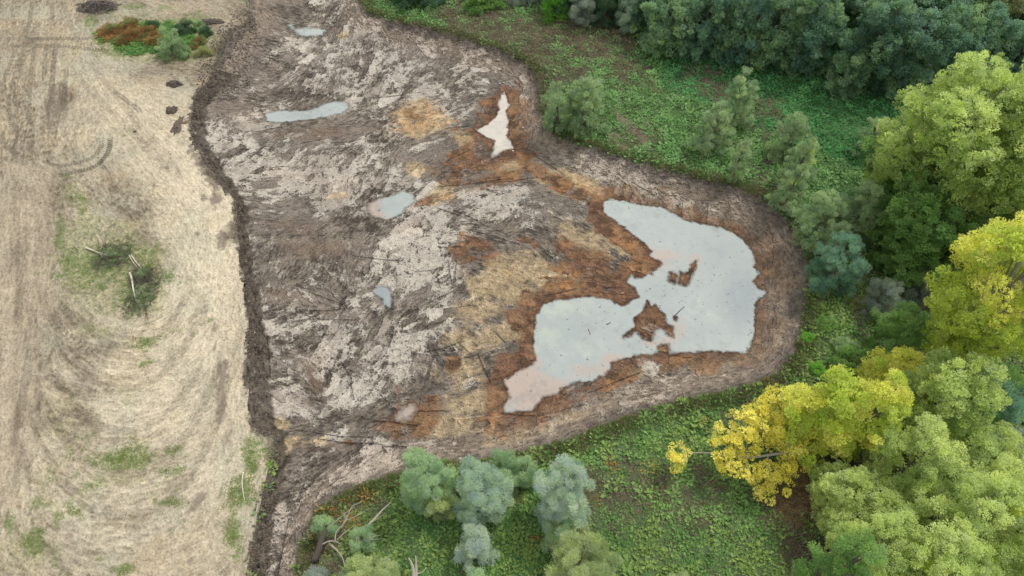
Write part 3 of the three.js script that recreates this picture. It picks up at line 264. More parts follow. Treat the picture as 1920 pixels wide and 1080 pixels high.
const fieldMap = FX.color((x, z, c, k) => {
  const n1 = fbm(x * 0.45 + 3, z * 0.45, 4), n2 = fbm(x * 2.1 + 11, z * 2.1, 4), n3 = vn(x * 9, z * 9) * 0.5 + vn(x * 18, z * 18) * 0.6;
  const mot = vn(x * 3.4 + 4, z * 3.4) + 0.8 * vn(x * 6.8, z * 6.8 + 9) + 0.5 * n3;
  const tone = clamp(0.085 * mot + (gFT.at(x, z) - 0.55) * 1.45 + 0.5 + (0.06 * fCoarse[k] + 0.05 * fFine[k]) * (0.6 + 0.8 * ss(-0.4, 0.5, vn(x * 0.22, z * 0.22))) + 0.16 * n1 + 0.13 * n2);
  c[0] = mix(0.15, 0.56, tone); c[1] = mix(0.125, 0.49, tone); c[2] = mix(0.09, 0.362, tone);
  
  lerp3(c, 0.38, 0.285, 0.17, ss(0.1, 0.6, n1 + 0.3 * n2) * 0.35 * (1 - tone * 0.5));
  lerp3(c, 0.33, 0.30, 0.245, ss(0.0, 0.6, -n1 + 0.3 * fCoarse[k]) * 0.25);
  lerp3(c, 0.40, 0.395, 0.30, ss(0.1, 0.6, vn(x * 0.3 + 9, z * 0.3) + 0.4 * n2) * 0.4);
  const wd = ss(0.2, 0.7, gFW.at(x, z) + 0.35 * n1 + 0.2 * n2); lerp3(c, 0.265 + 0.1 * mot, 0.26 + 0.09 * mot, 0.15 + 0.05 * mot, wd * 0.72);
  const tr = ss(0.35, 0.6, gFK.at(x, z) + 0.12 * n1 + 0.06 * n2); lerp3(c, 0.34 + 0.03 * fCoarse[k] + 0.03 * mot, 0.287 + 0.027 * fCoarse[k] + 0.028 * mot, 0.212 + 0.02 * fCoarse[k] + 0.02 * mot, tr * 0.72);
  const g = ss(0.3, 0.75, gFG.at(x, z) + 0.28 * n2 + 0.12 * n1 + 0.09 * n3 + 0.05 * fCoarse[k]); lerp3(c, 0.15, 0.20, 0.075, g * 0.6);
  const dk = ss(0.36, 0.62, gFD.at(x, z) + 0.3 * n2 + 0.14 * n1 + 0.12 * n3 + 0.05 * mot); lerp3(c, 0.2 + 0.04 * n2, 0.165 + 0.03 * n2, 0.13 + 0.03 * n2, dk * 0.85);
  const tk = trackMask[k]; if (tk > 0) lerp3(c, 0.115, 0.1, 0.076, Math.min(1, tk * 1.2)); else if (tk < 0) lerp3(c, 0.5, 0.45, 0.345, -tk * 0.6);
  const d = sdGrid.at(x, z); const spill = ss(-0.4 - 1.5 * ss(0, 0.6, vn(x * 0.22 + 3, z * 0.22)), -0.05, d + 0.35 * n2 + 0.25 * n3 + 0.5 * n1); lerp3(c, 0.075, 0.062, 0.05, spill * 0.85);
  const speck = n3 + 0.6 * n2; if (speck > 0.62) lerp3(c, 0.14, 0.115, 0.085, (speck - 0.62) * 2);
    const s = 0.86 * (1 + 0.3 * n3 + 0.1 * fFine[k] * 0.6); c[0] *= s; c[1] *= s; c[2] *= s;
  fieldH[k] = 0.5 + 0.07 * fCoarse[k] + 0.03 * fFine[k] + 0.1 * mot + 0.1 * n2 + 0.08 * n3 - 0.2 * Math.abs(tk) + 0.1 * spill * n3;
});
// ------------------------------------------------------------------ colours of the soil and low growth under the meadow
const MGREEN = [[1100, 85, 50, .16], [900, 50, 60, .1], [760, 20, 40, .8], [1000, 20, 30, .6], [1040, 110, 30, .2], [1000, 75, 60, .12], [1150, 130, 30, .3], [1150, 90, 30, .2], [1130, 200, 40, .75], [1150, 260, 40, .6], [1200, 200, 40, .6], [1220, 260, 20, .5], [1180, 240, 26, .1], [1270, 200, 40, .75], [1250, 270, 40, .8], [1230, 100, 30, .85], [1290, 110, 30, .95], [1340, 120, 30, .95], [1320, 155, 34, .1], [1290, 145, 20, .4], [1430, 150, 40, .9], [1500, 150, 40, .95], [1570, 180, 40, 1], [1560, 240, 40, .95], [1580, 290, 40, .9], [1430, 200, 24, .35], [1440, 240, 24, .6], [1420, 300, 30, .6], [1330, 310, 40, .7], [1420, 350, 20, .4], [1560, 340, 40, .8], [1530, 560, 40, .7], [1540, 640, 40, .65], [1500, 690, 30, .5], [1620, 600, 40, .5], [1620, 500, 40, .5], [1680, 450, 40, .45], [1300, 780, 40, .8], [1200, 810, 40, .8], [1100, 830, 40, .75], [1150, 880, 40, .45], [1200, 910, 30, .35], [1250, 900, 40, .6], [1180, 960, 40, .5], [1250, 1000, 40, .65], [1330, 950, 40, .6], [1400, 960, 40, .65], [1480, 950, 40, .15], [1500, 1000, 40, .2], [1420, 1030, 40, .6], [1300, 1050, 40, .75], [1150, 1050, 40, .75], [1000, 1040, 40, .95], [980, 980, 30, .95], [850, 980, 40, .8], [780, 1000, 40, .85], [720, 1010, 40, .6], [680, 950, 30, .35], [620, 980, 30, .25], [600, 1050, 30, .2], [950, 930, 20, .35], [1400, 800, 40, .6], [1550, 880, 40, .15], [1120, 900, 20, .4], [830, 1050, 40, .85], [700, 930, 20, .5]];
const MRUST = [[680, 930, 22, 9, 20, .9], [655, 940, 16, 8, 0, .8], [1190, 905, 20, 18, 0, .6], [1120, 935, 10, 20, 0, .9], [1140, 870, 14, 10, 0, .7], [1210, 880, 16, 20, 0, .5], [960, 930, 16, 20, 0, .6], [935, 1000, 6, 8, 0, .9], [1005, 1020, 8, 7, 0, .9], [930, 915, 14, 8, 0, .5], [1180, 840, 20, 10, 0, .5], [1605, 570, 14, 20, 0, .5], [620, 960, 18, 14, 30, .5], [590, 1010, 12, 16, 0, .6], [1320, 800, 16, 10, 0, .4], [1440, 715, 14, 6, 0, .8], [700, 960, 10, 12, 0, .4], [1690, 460, 16, 8, 0, .5], [660, 985, 50, 30, 20, .62], [620, 1020, 30, 30, 0, .6], [740, 960, 16, 12, 0, .6], [1170, 880, 50, 30, 0, .4], [735, 990, 14, 18, 0, .4], [640, 940, 20, 8, 30, .5], [850, 60, 20, 6, 0, .3]];
const MX = new Tex(-40, -128, X1, 6, 0.11);
const mg = (f, r = 0.7) => new Grid(MX.x0, MX.z0, MX.x0 + MX.sx, MX.z0 + MX.sz, r, (x, z) => { const p = proj(x, 0, z); return f(p[0], p[1]); });
const gMG = mg((x, y) => shepard(MGREEN, x, y)), gMR = mg((x, y) => splats(MRUST, x, y), 0.4);
const gPath = mg((x, y) => splats([[1180, 235, 60, 7, -42, .9], [1215, 275, 40, 6, -45, .8], [1150, 255, 20, 10, 0, .8], [1165, 275, 24, 7, -20, .9], [1060, 60, 30, 6, 0, .3], [1230, 240, 50, 5, -42, .5], [1400, 355, 40, 10, -10, .6], [1490, 940, 34, 40, 0, 1], [1520, 880, 30, 40, 0, 1], [1550, 950, 30, 40, 0, .9], [1330, 150, 40, 12, 0, .5], [1460, 190, 30, 14, 10, .5]], x, y), 0.4);
const meadowMap = MX.color((x, z, c) => {
  const n1 = fbm(x * 0.6, z * 0.6, 4), n2 = fbm(x * 2.6 + 5, z * 2.6, 3), g = clamp(gMG.at(x, z) + 0.35 * n1 + 0.2 * n2), p = ss(0.3, 0.7, gPath.at(x, z) + 0.3 * n2);
  c[0] = mix(0.10, 0.05, g); c[1] = mix(0.09, 0.11, g); c[2] = mix(0.06, 0.035, g);
  lerp3(c, 0.15, 0.12, 0.088, p * 0.7); const d = sdGrid.at(x, z); lerp3(c, 0.07, 0.058, 0.048, ss(-1.0, 0, d + 0.5 * n2));
  const s = 1 + 0.3 * n2; c[0] *= s; c[1] *= s; c[2] *= s;
});
// ------------------------------------------------------------------ the ground as sheets that meet along the lip of the pit
const mPit = new THREE.MeshPhysicalMaterial({ specularIntensity: 0.25, map: pitMap, bumpMap: PX.grey((k) => pitH[k]), bumpScale: 0.8, roughness: 0.88 });
const mField = new THREE.MeshPhysicalMaterial({ specularIntensity: 0.1, map: fieldMap, bumpMap: FX.grey((k) => fieldH[k]), bumpScale: 0.35, roughness: 0.95 });
const mMeadow = new THREE.MeshPhysicalMaterial({ specularIntensity: 0.1, map: meadowMap, roughness: 0.95 });
{
  const nx = Math.round((X1 - X0) / CELL), nz = Math.round((Z1 - Z0) / CELL), H = new Float32Array((nx + 1) * (nz + 1)), D = new Float32Array(H.length);
  for (let j = 0; j <= nz; j++) for (let i = 0; i <= nx; i++) { const x = X0 + i * CELL, z = Z0 + j * CELL, k = j * (nx + 1) + i; const edge = Math.min(i, j, nx - i, nz - j); H[k] = height(x, z) * ss(0, 14, edge); D[k] = pitDist(x, z) || 1e-4; if (Math.abs(D[k]) < 0.02) D[k] = 0.02; }
  const sides = { pit: [PX, []], field: [FX, []], meadow: [MX, []] };
  const emit = (poly, side) => { for (let i = 1; i + 1 < poly.length; i++) side.push(poly[0], poly[i], poly[i + 1]); };
  const tri = (a, b, c) => {
    const v = [a, b, c], ins = v.map((p) => p[3] > 0), outSide = (a[0] + b[0] + c[0]) / 3 < -20 ? 'field' : 'meadow';
    if (ins[0] && ins[1] && ins[2]) return sides.pit[1].push(a, b, c);
    if (!ins[0] && !ins[1] && !ins[2]) return sides[outSide][1].push(a, b, c);
    const I = [], O = [];
    for (let i = 0; i < 3; i++) { const p = v[i], q = v[(i + 1) % 3]; (ins[i] ? I : O).push(p); if (ins[i] !== ins[(i + 1) % 3]) { const t = p[3] / (p[3] - q[3]), m = [mix(p[0], q[0], t), mix(p[1], q[1], t), mix(p[2], q[2], t), 0]; I.push(m); O.push(m); } }
    emit(I, sides.pit[1]); emit(O, sides[outSide][1]);
  };
  for (let j = 0; j < nz; j++) for (let i = 0; i < nx; i++) {
    const P = (a, b) => { const k = (j + b) * (nx + 1) + i + a; return [X0 + (i + a) * CELL, H[k], Z0 + (j + b) * CELL, D[k]]; };
    const a = P(0, 0), b = P(1, 0), c = P(1, 1), d = P(0, 1); tri(a, d, c); tri(a, c, b);
  }
  const e = 0.2, hAt = (x, z) => height(x, z);
  const build = ([T, list]) => {
    const g = new THREE.BufferGeometry(), n = list.length, pos = new Float32Array(n * 3), nor = new Float32Array(n * 3), uv = new Float32Array(n * 2), cache = new Map(), id = new Uint32Array(n), P = [], N = [], U = [];
    for (let i = 0; i < n; i++) { const [x, y, z] = list[i], key = x.toFixed(3) + ',' + z.toFixed(3); let q = cache.get(key); if (q === undefined) { q = P.length / 3; cache.set(key, q); P.push(x, y, z); U.push((x - T.x0) / T.sx, (z - T.z0) / T.sz); } id[i] = q; }
    g.setAttribute('position', new THREE.BufferAttribute(new Float32Array(P), 3)); g.setAttribute('uv', new THREE.BufferAttribute(new Float32Array(U), 2)); g.setIndex(new THREE.BufferAttribute(id, 1)); g.computeVertexNormals(); return g;
  };
  structure('pit_ground', build(sides.pit), mPit, 'excavated pit floor of streaked pale clay, dark peat and rust-coloured mud', 'ground');
  structure('field', build(sides.field), mField, 'bare sandy field with dry straw, wheel tracks and green specks beside the pit', 'field');
  structure('meadow_ground', build(sides.meadow), mMeadow, 'dark soil of the overgrown meadow around the pit and under the trees', 'ground');
  const far = new THREE.Shape([[-2500, -2500], [2500, -2500], [2500, 2500], [-2500, 2500]].map((p) => new THREE.Vector2(...p)));
  far.holes.push(new THREE.Path([[X0, -Z0], [X1, -Z0], [X1, -Z1], [X0, -Z1]].map((p) => new THREE.Vector2(...p))));
  structure('land', new THREE.ShapeGeometry(far).rotateX(-Math.PI / 2), new THREE.MeshStandardMaterial({ color: new THREE.Color(0.09, 0.12, 0.05), roughness: 1 }), 'flat green countryside beyond the pit and the trees', 'land');
}
// ------------------------------------------------------------------ water
function ragged(poly, amp, grow, step = 0.22) { const out = []; let area = 0; poly.forEach((p, i) => { const q = poly[(i + 1) % poly.length]; area += p[0] * q[1] - q[0] * p[1]; }); const sg = area > 0 ? 1 : -1; for (let i = 0; i < poly.length; i++) { const a = poly[i], b = poly[(i + 1) % poly.length], l = Math.hypot(b[0] - a[0], b[1] - a[1]), n = Math.max(1, Math.round(l / step)); for (let k = 0; k < n; k++) { const t = k / n, x = mix(a[0], b[0], t), z = mix(a[1], b[1], t), w = sg * (grow + amp * (vn(x * 2.2, z * 2.2) + 0.8 * vn(x * 6, z * 6))); out.push(new THREE.Vector2(x + (b[1] - a[1]) / l * w, -(z - (b[0] - a[0]) / l * w))); } } return out; }
function sheet(poly, holes, T, y) { const s = new THREE.Shape(ragged(poly, 0.05, 0.14)); for (const h of holes) s.holes.push(new THREE.Path(ragged(h, 0.03, -0.06))); const g = new THREE.ShapeGeometry(s).rotateX(-Math.PI / 2).translate(0, y, 0), p = g.attributes.position, uv = g.attributes.uv; for (let i = 0; i < p.count; i++) uv.setXY(i, (p.getX(i) - T.x0) / T.sx, (p.getZ(i) - T.z0) / T.sz); return g; }
const PW = new Tex(-34, -88, 32, -22, 0.06);
const wg = (list) => new Grid(PW.x0, PW.z0, PW.x0 + PW.sx, PW.z0 + PW.sz, 0.5, (x, z) => { const p = proj(x, WATER, z); return splats(list, p[0], p[1]); });
const gBlue = wg([[1390, 560, 50, 70, 0, .9], [1350, 480, 60, 40, 0, .5], [1230, 550, 50, 30, 20, .45], [1080, 620, 50, 30, 0, .5], [1320, 620, 60, 14, 0, .5], [715, 555, 30, 30, 0, 1.2], [560, 215, 60, 20, 0, .5]]);
const gMint = wg([[1060, 580, 50, 24, 0, .9], [1030, 630, 40, 30, 0, .6], [1200, 400, 60, 20, -15, .4], [1100, 650, 40, 30, 0, .5], [1320, 590, 60, 40, 0, .4], [590, 55, 20, 10, 0, .6]]);
const gPeach = wg([[1000, 730, 60, 40, 0, 1], [1100, 690, 50, 16, 0, .7], [1250, 480, 36, 20, 0, .6], [1285, 620, 30, 26, 0, .5], [1140, 670, 30, 14, 0, .5], [1230, 640, 40, 12, 0, .5], [1300, 480, 30, 20, 0, .4], [760, 775, 40, 30, 0, 1.4], [700, 392, 22, 20, 0, .8]]);
const gCream = wg([[935, 235, 50, 70, 0, 1.6]]), gThin = wg([[550, 55, 60, 20, 0, .6], [600, 205, 30, 12, 0, .5], [690, 390, 30, 30, 0, .6], [760, 775, 40, 30, 0, .6], [1010, 735, 50, 30, 0, .25], [1270, 520, 60, 30, 0, .3], [1230, 640, 60, 30, 0, .35], [920, 290, 30, 16, 0, .5]]);
{
  const d = new Uint8Array(PW.w * PW.h * 4), c = [0, 0, 0], s8 = (l) => 255 * 1.055 * Math.pow(clamp(l, 0.002), 1 / 2.4) - 13.5;
  for (let j = 0, k = 0; j < PW.h; j++) for (let i = 0; i < PW.w; i++, k += 4) {   // blue and mint patches, peach silt; where it runs thin the mud shows
    const x = PW.x0 + i * PW.res, z = PW.z0 + j * PW.res, q = wetGrid.at(x, z); if (q < -1.2) continue;
    const n1 = fbm(x * 0.4 + 2, z * 0.4, 5), n2 = fbm(x * 1.3, z * 1.3 + 8, 4), n3 = vn(x * 12, z * 12), n4 = fbm(x * 3 + 30, z * 3, 4);
    c[0] = 0.375; c[1] = 0.425; c[2] = 0.405; lerp3(c, 0.215, 0.26, 0.29, ss(0.2, 0.9, gBlue.at(x, z) + 0.3 * n2) * 0.6); lerp3(c, 0.47, 0.54, 0.42, ss(0.25, 0.9, gMint.at(x, z) + 0.45 * n2) * 0.5);
    lerp3(c, 0.46, 0.365, 0.295, ss(0.3, 0.9, gPeach.at(x, z) + 0.4 * n2 + 0.3 * ss(1.6, 0.2, q + 0.8 * n2)) * 0.95); lerp3(c, 0.62, 0.56, 0.47, clamp(gCream.at(x, z)) * (0.85 + 0.2 * n2));
    lerp3(c, 0.2, 0.2, 0.18, ss(0.35, 0.7, -n1 + 0.5 * n4) * 0.25);
    const s = 0.7 * (1 + 0.07 * n2 + 0.03 * n3 + 0.04 * n4), thin = gThin.at(x, z); for (let t = 0; t < 3; t++) d[k + t] = s8(c[t] * s);
    d[k + 3] = 255 * ss(-0.1, mix(0.2, 0.9, thin), q + mix(0.16, 0.34, thin) * n4 + 0.1 * n2) * clamp(1 - 0.3 * thin * ss(-0.3, 0.4, n4) - ss(0.9, 0.98, n3 * 0.6 + n4 + 0.25 * n1) * 0.5);
  }
  const t = PW.make(d, true), m = new THREE.MeshPhysicalMaterial({ map: t, transparent: true, roughness: 0.1, ior: 2.0 });
  structure('pond_water', sheet(PONDW, ISLESW, PW, WATER), m, 'large milky blue-white pond with rusty mud islands in the pit', 'pond');
  PUDDLES.forEach(([, , label], i) => structure('puddle_water', sheet(PUDW[i], [], PW, WATER), m, label, 'puddle'));
}
// ------------------------------------------------------------------ leaves, wood, trees
const LEAF = (o = {}) => new THREE.MeshPhysicalMaterial({ color: 0xffffff, roughness: 0.85, specularIntensity: 0.15, transmission: 0.4, thickness: 0, side: THREE.DoubleSide, ...o });
const leafMat = LEAF();
const barkMat = new THREE.MeshStandardMaterial({ color: new THREE.Color(0.13, 0.11, 0.09), roughness: 0.95 });
const greyWood = new THREE.MeshStandardMaterial({ color: new THREE.Color(0.3, 0.27, 0.235), roughness: 0.9 });
const paleWood = new THREE.MeshStandardMaterial({ color: new THREE.Color(0.5, 0.45, 0.38), roughness: 0.9 });
const darkWood = new THREE.MeshStandardMaterial({ color: new THREE.Color(0.085, 0.07, 0.055), roughness: 0.95 });
function spray(n, len, wid, flat, up, droop = 0) {                    // a clump of n leaves within about half a unit of its middle
  const pos = [], v = new THREE.Vector3(), d = new THREE.Vector3(), s = new THREE.Vector3(), t = new THREE.Vector3();
  for (let i = 0; i < n; i++) {
    do v.set(rr(-1, 1), rr(-1, 1), rr(-1, 1)); while (v.lengthSq() > 1); v.multiplyScalar(0.48); v.y *= flat;
    d.copy(v).normalize().multiplyScalar(0.9).add(t.set(rr(-0.7, 0.7), up + rr(-0.4, 0.4) - droop, rr(-0.7, 0.7))).normalize();
    d.y *= 0.6; d.normalize(); s.set(-d.z + rr(-0.3, 0.3), rr(-0.35, 0.35), d.x + rr(-0.3, 0.3)).normalize(); const l = len * rr(0.7, 1.3), w = wid * rr(0.7, 1.3);
    const a = v, b = v.clone().addScaledVector(d, l * 0.45).addScaledVector(s, w / 2), c = v.clone().addScaledVector(d, l).add(t.set(0, -l * 0.15, 0)), e = v.clone().addScaledVector(d, l * 0.45).addScaledVector(s, -w / 2);
    pos.push(...a.toArray(), ...b.toArray(), ...c.toArray(), ...a.toArray(), ...c.toArray(), ...e.toArray());
  }
  const g = new THREE.BufferGeometry(); g.setAttribute('position', new THREE.Float32BufferAttribute(pos, 3)); g.computeVertexNormals(); return g;
}
reseed(99);
const SPRAYS = { broad: spray(56, 0.22, 0.15, 0.75, 0.35), fine: spray(80, 0.18, 0.09, 0.85, 0.3), silver: spray(84, 0.3, 0.06, 0.95, 0.35), tuft: spray(60, 0.25, 0.125, 0.6, 0.5), droop: spray(66, 0.25, 0.11, 0.8, 0, 0.45), weed: spray(22, 0.4, 0.2, 0.45, 0.6), blade: spray(26, 0.75, 0.07, 0.2, 1.0), heather: spray(34, 0.34, 0.11, 0.5, 0.7), stalk: spray(22, 0.55, 0.06, 0.5, 0.8) };
function tube(points, r0, r1, sides = 6) {
  const cv = new THREE.CatmullRomCurve3(points.map((p) => new THREE.Vector3(...p))), n = Math.max(2, points.length * 3 - 3), pos = [], idx = [], fr = cv.computeFrenetFrames(n, false);
  for (let i = 0; i <= n; i++) { const p = cv.getPointAt(i / n), r = mix(r0, r1, i / n); for (let k = 0; k < sides; k++) { const a = k / sides * Math.PI * 2, q = 1 + 0.15 * vn(i * 1.7 + p.x, k * 2.3 + p.z); pos.push(p.x + (fr.normals[i].x * Math.cos(a) + fr.binormals[i].x * Math.sin(a)) * r * q, p.y + (fr.normals[i].y * Math.cos(a) + fr.binormals[i].y * Math.sin(a)) * r * q, p.z + (fr.normals[i].z * Math.cos(a) + fr.binormals[i].z * Math.sin(a)) * r * q); } }
  for (let i = 0; i < n; i++) for (let k = 0; k < sides; k++) { const a = i * sides + k, b = i * sides + (k + 1) % sides; idx.push(a, b, a + sides, b, b + sides, a + sides); }
  for (const [o, f] of [[0, 1], [n * sides, -1]]) for (let k = 1; k + 1 < sides; k++) f > 0 ? idx.push(o, o + k + 1, o + k) : idx.push(o, o + k, o + k + 1);
  const g = new THREE.BufferGeometry(); g.setAttribute('position', new THREE.Float32BufferAttribute(pos, 3)); g.setIndex(idx); g.computeVertexNormals(); return g;
}
// palette: [dark linear rgb, light linear rgb]
const PAL = {                                                          // leaf colours, linear: [deep, pale]
  wood: [[.095, .205, .13], [.22, .37, .21]], woodlight: [[.14, .27, .15], [.32, .47, .22]], dark: [[.05, .11, .06], [.10, .18, .08]], alder: [[.19, .31, .15], [.42, .54, .27]], bluegreen: [[.12, .26, .17], [.24, .41, .26]], olive: [[.20, .26, .10], [.40, .42, .17]],
  poplar: [[.34, .47, .12], [.66, .77, .28]], pale: [[.31, .43, .12], [.60, .70, .25]], mid: [[.13, .26, .07], [.26, .43, .12]], lime: [[.36, .48, .06], [.64, .74, .15]], yellow: [[.60, .63, .10], [.86, .86, .22]], gold: [[.66, .61, .09], [.88, .81, .2]],
  silver: [[.29, .42, .30], [.54, .67, .49]], silverpale: [[.36, .46, .34], [.60, .70, .56]], silvergreen: [[.24, .38, .20], [.45, .60, .34]], greysilver: [[.21, .27, .21], [.41, .48, .38]], willowlime: [[.27, .36, .15], [.52, .60, .29]], fern: [[.26, .15, .06], [.46, .28, .12]], bright: [[.13, .34, .05], [.26, .55, .08]],
};
let treeSeed = 1000;
/* base and top of the trunk in px of the ground picture, half width of the crown in px.
   o: pal, spray, size of a leaf clump (m), low (bare share of the height), shape, puffs, second palette with its share, label, name, cat, group */
function tree(b, t, hw, o) {
  reseed(treeSeed += 77);
  const cx = (b[0] + t[0]) / 2, cy = (b[1] + t[1]) / 2, mppx = proj(...un(cx, cy, 3))[2] / FPX, dep = PITCH + Math.atan((cy - 540) / FPX), R = hw * mppx;
  const box = Math.abs(b[1] - t[1]) * mppx, Hh = o.trunk ? 5 : Math.max((box - 2 * R * Math.sin(dep) * 0.72) / Math.cos(dep), R * (o.slim ?? (o.shape === 'bush' ? 0.9 : 1.8)));
  const C = o.trunk ? un(b[0], b[1], 0) : un(cx, cy, Hh * 0.5), B = [C[0], 0, C[2]], gy = height(C[0], C[2]), low = o.low ?? 0.12, lx = rr(-0.3, 0.3);
  const g = thing(o.name ?? 'tree', o.label, o.cat ?? 'tree', [B[0], gy, B[2]], o.group);
  const P = [], shape = o.shape ?? 'round', np = o.puffs ?? Math.round(clamp(14 + R * Hh * 1.1, 10, 90));
  for (let i = 0; i < np; i++) {
    const f = mix(low, 1, 1 - Math.pow(1 - (i + 0.5) / np, shape === 'cone' ? 1.0 : 0.8)) * 0.97, u = (f - low) / (1 - low);
    const prof = shape === 'cone' ? Math.pow(1 - u, 0.75) * 0.95 + 0.12 : shape === 'column' ? 0.85 - 0.4 * u * u : shape === 'bush' ? Math.sqrt(Math.max(0, 1 - u * u)) * 0.9 + 0.1 : Math.sqrt(Math.max(0.02, 1 - Math.pow(2 * u - 0.85, 2) / 1.33)) * 0.95;
    const a = i * 2.39996 + rr(-0.4, 0.4), rad = R * prof * Math.sqrt(rr(0.2, 1)) * 0.9, pr = R * (shape === 'cone' ? 0.27 : 0.27) * rr(0.6, 1.4) * (shape === 'cone' ? mix(1, 0.6, u) : 1);
    if (i % 6 === 5) { P.push([lx * f + Math.cos(a + 1) * R * prof * rr(0.95, 1.2), Math.max(0.3, Hh * f - pr * 0.3), Math.sin(a + 1) * R * prof * rr(0.95, 1.2), pr * 0.5]); continue; }
    P.push([lx * f + Math.cos(a) * rad, Math.max(pr * 0.4, Hh * f - pr * 0.45), Math.sin(a) * rad, pr]);
  }
  if (o.pts) { P.length = 0; for (const [x, y, h, r] of o.pts) { const q = un(x, y, h); P.push([q[0] - B[0], h - gy, q[2] - B[2], r]); } }
  const list = [], S = (o.size ?? 0.75) * 0.8, p1 = PAL[o.pal], p2 = o.pal2 && PAL[o.pal2], c = new THREE.Color();
  P.forEach(([x, y, z, r], pi) => {
    const second = p2 && (o.pick ? o.pick(x, y, z, u2(y)) : rnd() < (o.share ?? 0.3)), pp = second ? p2 : p1, tone = rnd() * 0.6 + 0.2, K = Math.round((o.dens ?? 11) * r * r / (S * S)) + 4;
    for (let k = 0; k < K; k++) {
      let dx = rr(-1, 1), dyy = rr(-0.65, 1), dzz = rr(-1, 1), l = Math.hypot(dx, dyy, dzz) || 1; if (l > 1.25) { dx /= l; dyy /= l; dzz /= l; l = 1; } const q = r * (l > 0.01 ? (0.55 + 0.5 * Math.sqrt(rnd())) / l : 1);
      const px = x + dx * q, py = y + dyy * q * (o.tall ?? 0.8) - (o.hang ?? 0) * r * rnd() * rnd(), pz = z + dzz * q; if (py < 0.05) continue;
      const m = clamp(tone + rr(-0.3, 0.3)), j = rr(0.85, 1.15);
      list.push([px, py, pz, S * rr(0.7, 1.25), rr(0, 6.28), rr(-0.5, 0.5), rr(-0.5, 0.5), mix(pp[0][0], pp[1][0], m) * j, mix(pp[0][1], pp[1][1], m) * j, mix(pp[0][2], pp[1][2], m) * rr(0.85, 1.15)]);
    }
  });
  function u2(y) { return y / Hh; }
  const m = new THREE.InstancedMesh(SPRAYS[o.spray ?? 'broad'], leafMat, list.length), q = new THREE.Object3D();
  list.forEach((e, i) => { q.position.set(e[0], e[1], e[2]); q.scale.setScalar(e[3]); q.rotation.set(e[5], e[4], e[6]); q.updateMatrix(); m.setMatrixAt(i, q.matrix); m.setColorAt(i, c.setRGB(e[7], e[8], e[9])); });
  m.name = o.bush ? 'foliage' : 'crown'; m.castShadow = m.receiveShadow = true; m.userData = { kind: 'stuff' };
  // trunk with its limbs
  const tr = clamp(Hh * 0.016 + 0.03, 0.04, 0.32) * (o.trunk ? 1.5 : 1) * (o.bush ? 0.6 : 1), wood = [], bend = R * 0.06, at = (f) => [lx * f + bend * Math.sin(f * 4 + treeSeed), Hh * f, bend * Math.cos(f * 3 + treeSeed) - bend * Math.cos(treeSeed)];
  const trunkPts = o.trunk ? o.trunk.map(([x, y, h]) => { const w = un(x, y, h); return [w[0] - B[0], h - gy, w[2] - B[2]]; }) : [[0, -0.3, 0], at(0.25), at(0.5), at(0.75), at(0.92)];
  if (!o.trunk) trunkPts[0][0] = at(0)[0], trunkPts[0][2] = at(0)[2];
  wood.push(tube(trunkPts, tr, tr * 0.2, 7));
  P.forEach(([x, y, z, r], i) => { if (i % (o.limbs ?? 2)) return; let s; if (o.trunk) { s = trunkPts[0]; let bd = 1e9; for (let k = 0; k < 12; k++) { const i0 = Math.min(trunkPts.length - 2, Math.floor(k / 12 * (trunkPts.length - 1))), f = k / 12 * (trunkPts.length - 1) - i0, w = trunkPts[i0].map((v, d) => mix(v, trunkPts[i0 + 1][d], f)), dd = (w[0] - x) ** 2 + (w[1] - y) ** 2 + (w[2] - z) ** 2; if (dd < bd) { bd = dd; s = w; } } } else s = at(clamp((y / Hh) * 0.7 - 0.05, 0.04, 0.85)); wood.push(tube([s, [mix(s[0], x, 0.55), mix(s[1], y, 0.45), mix(s[2], z, 0.55)], [x, y + r * 0.3, z]], tr * 0.38, tr * 0.08, 5)); });
  part(o.bush ? 'stem' : 'trunk', mergeGeometries(wood), o.wood ?? barkMat, g); g.add(m);
  if (o.log) console.log(o.log, 'H', Hh.toFixed(1), 'R', R.toFixed(1), list.length);
  total += list.length; return g;
}
let total = 0;
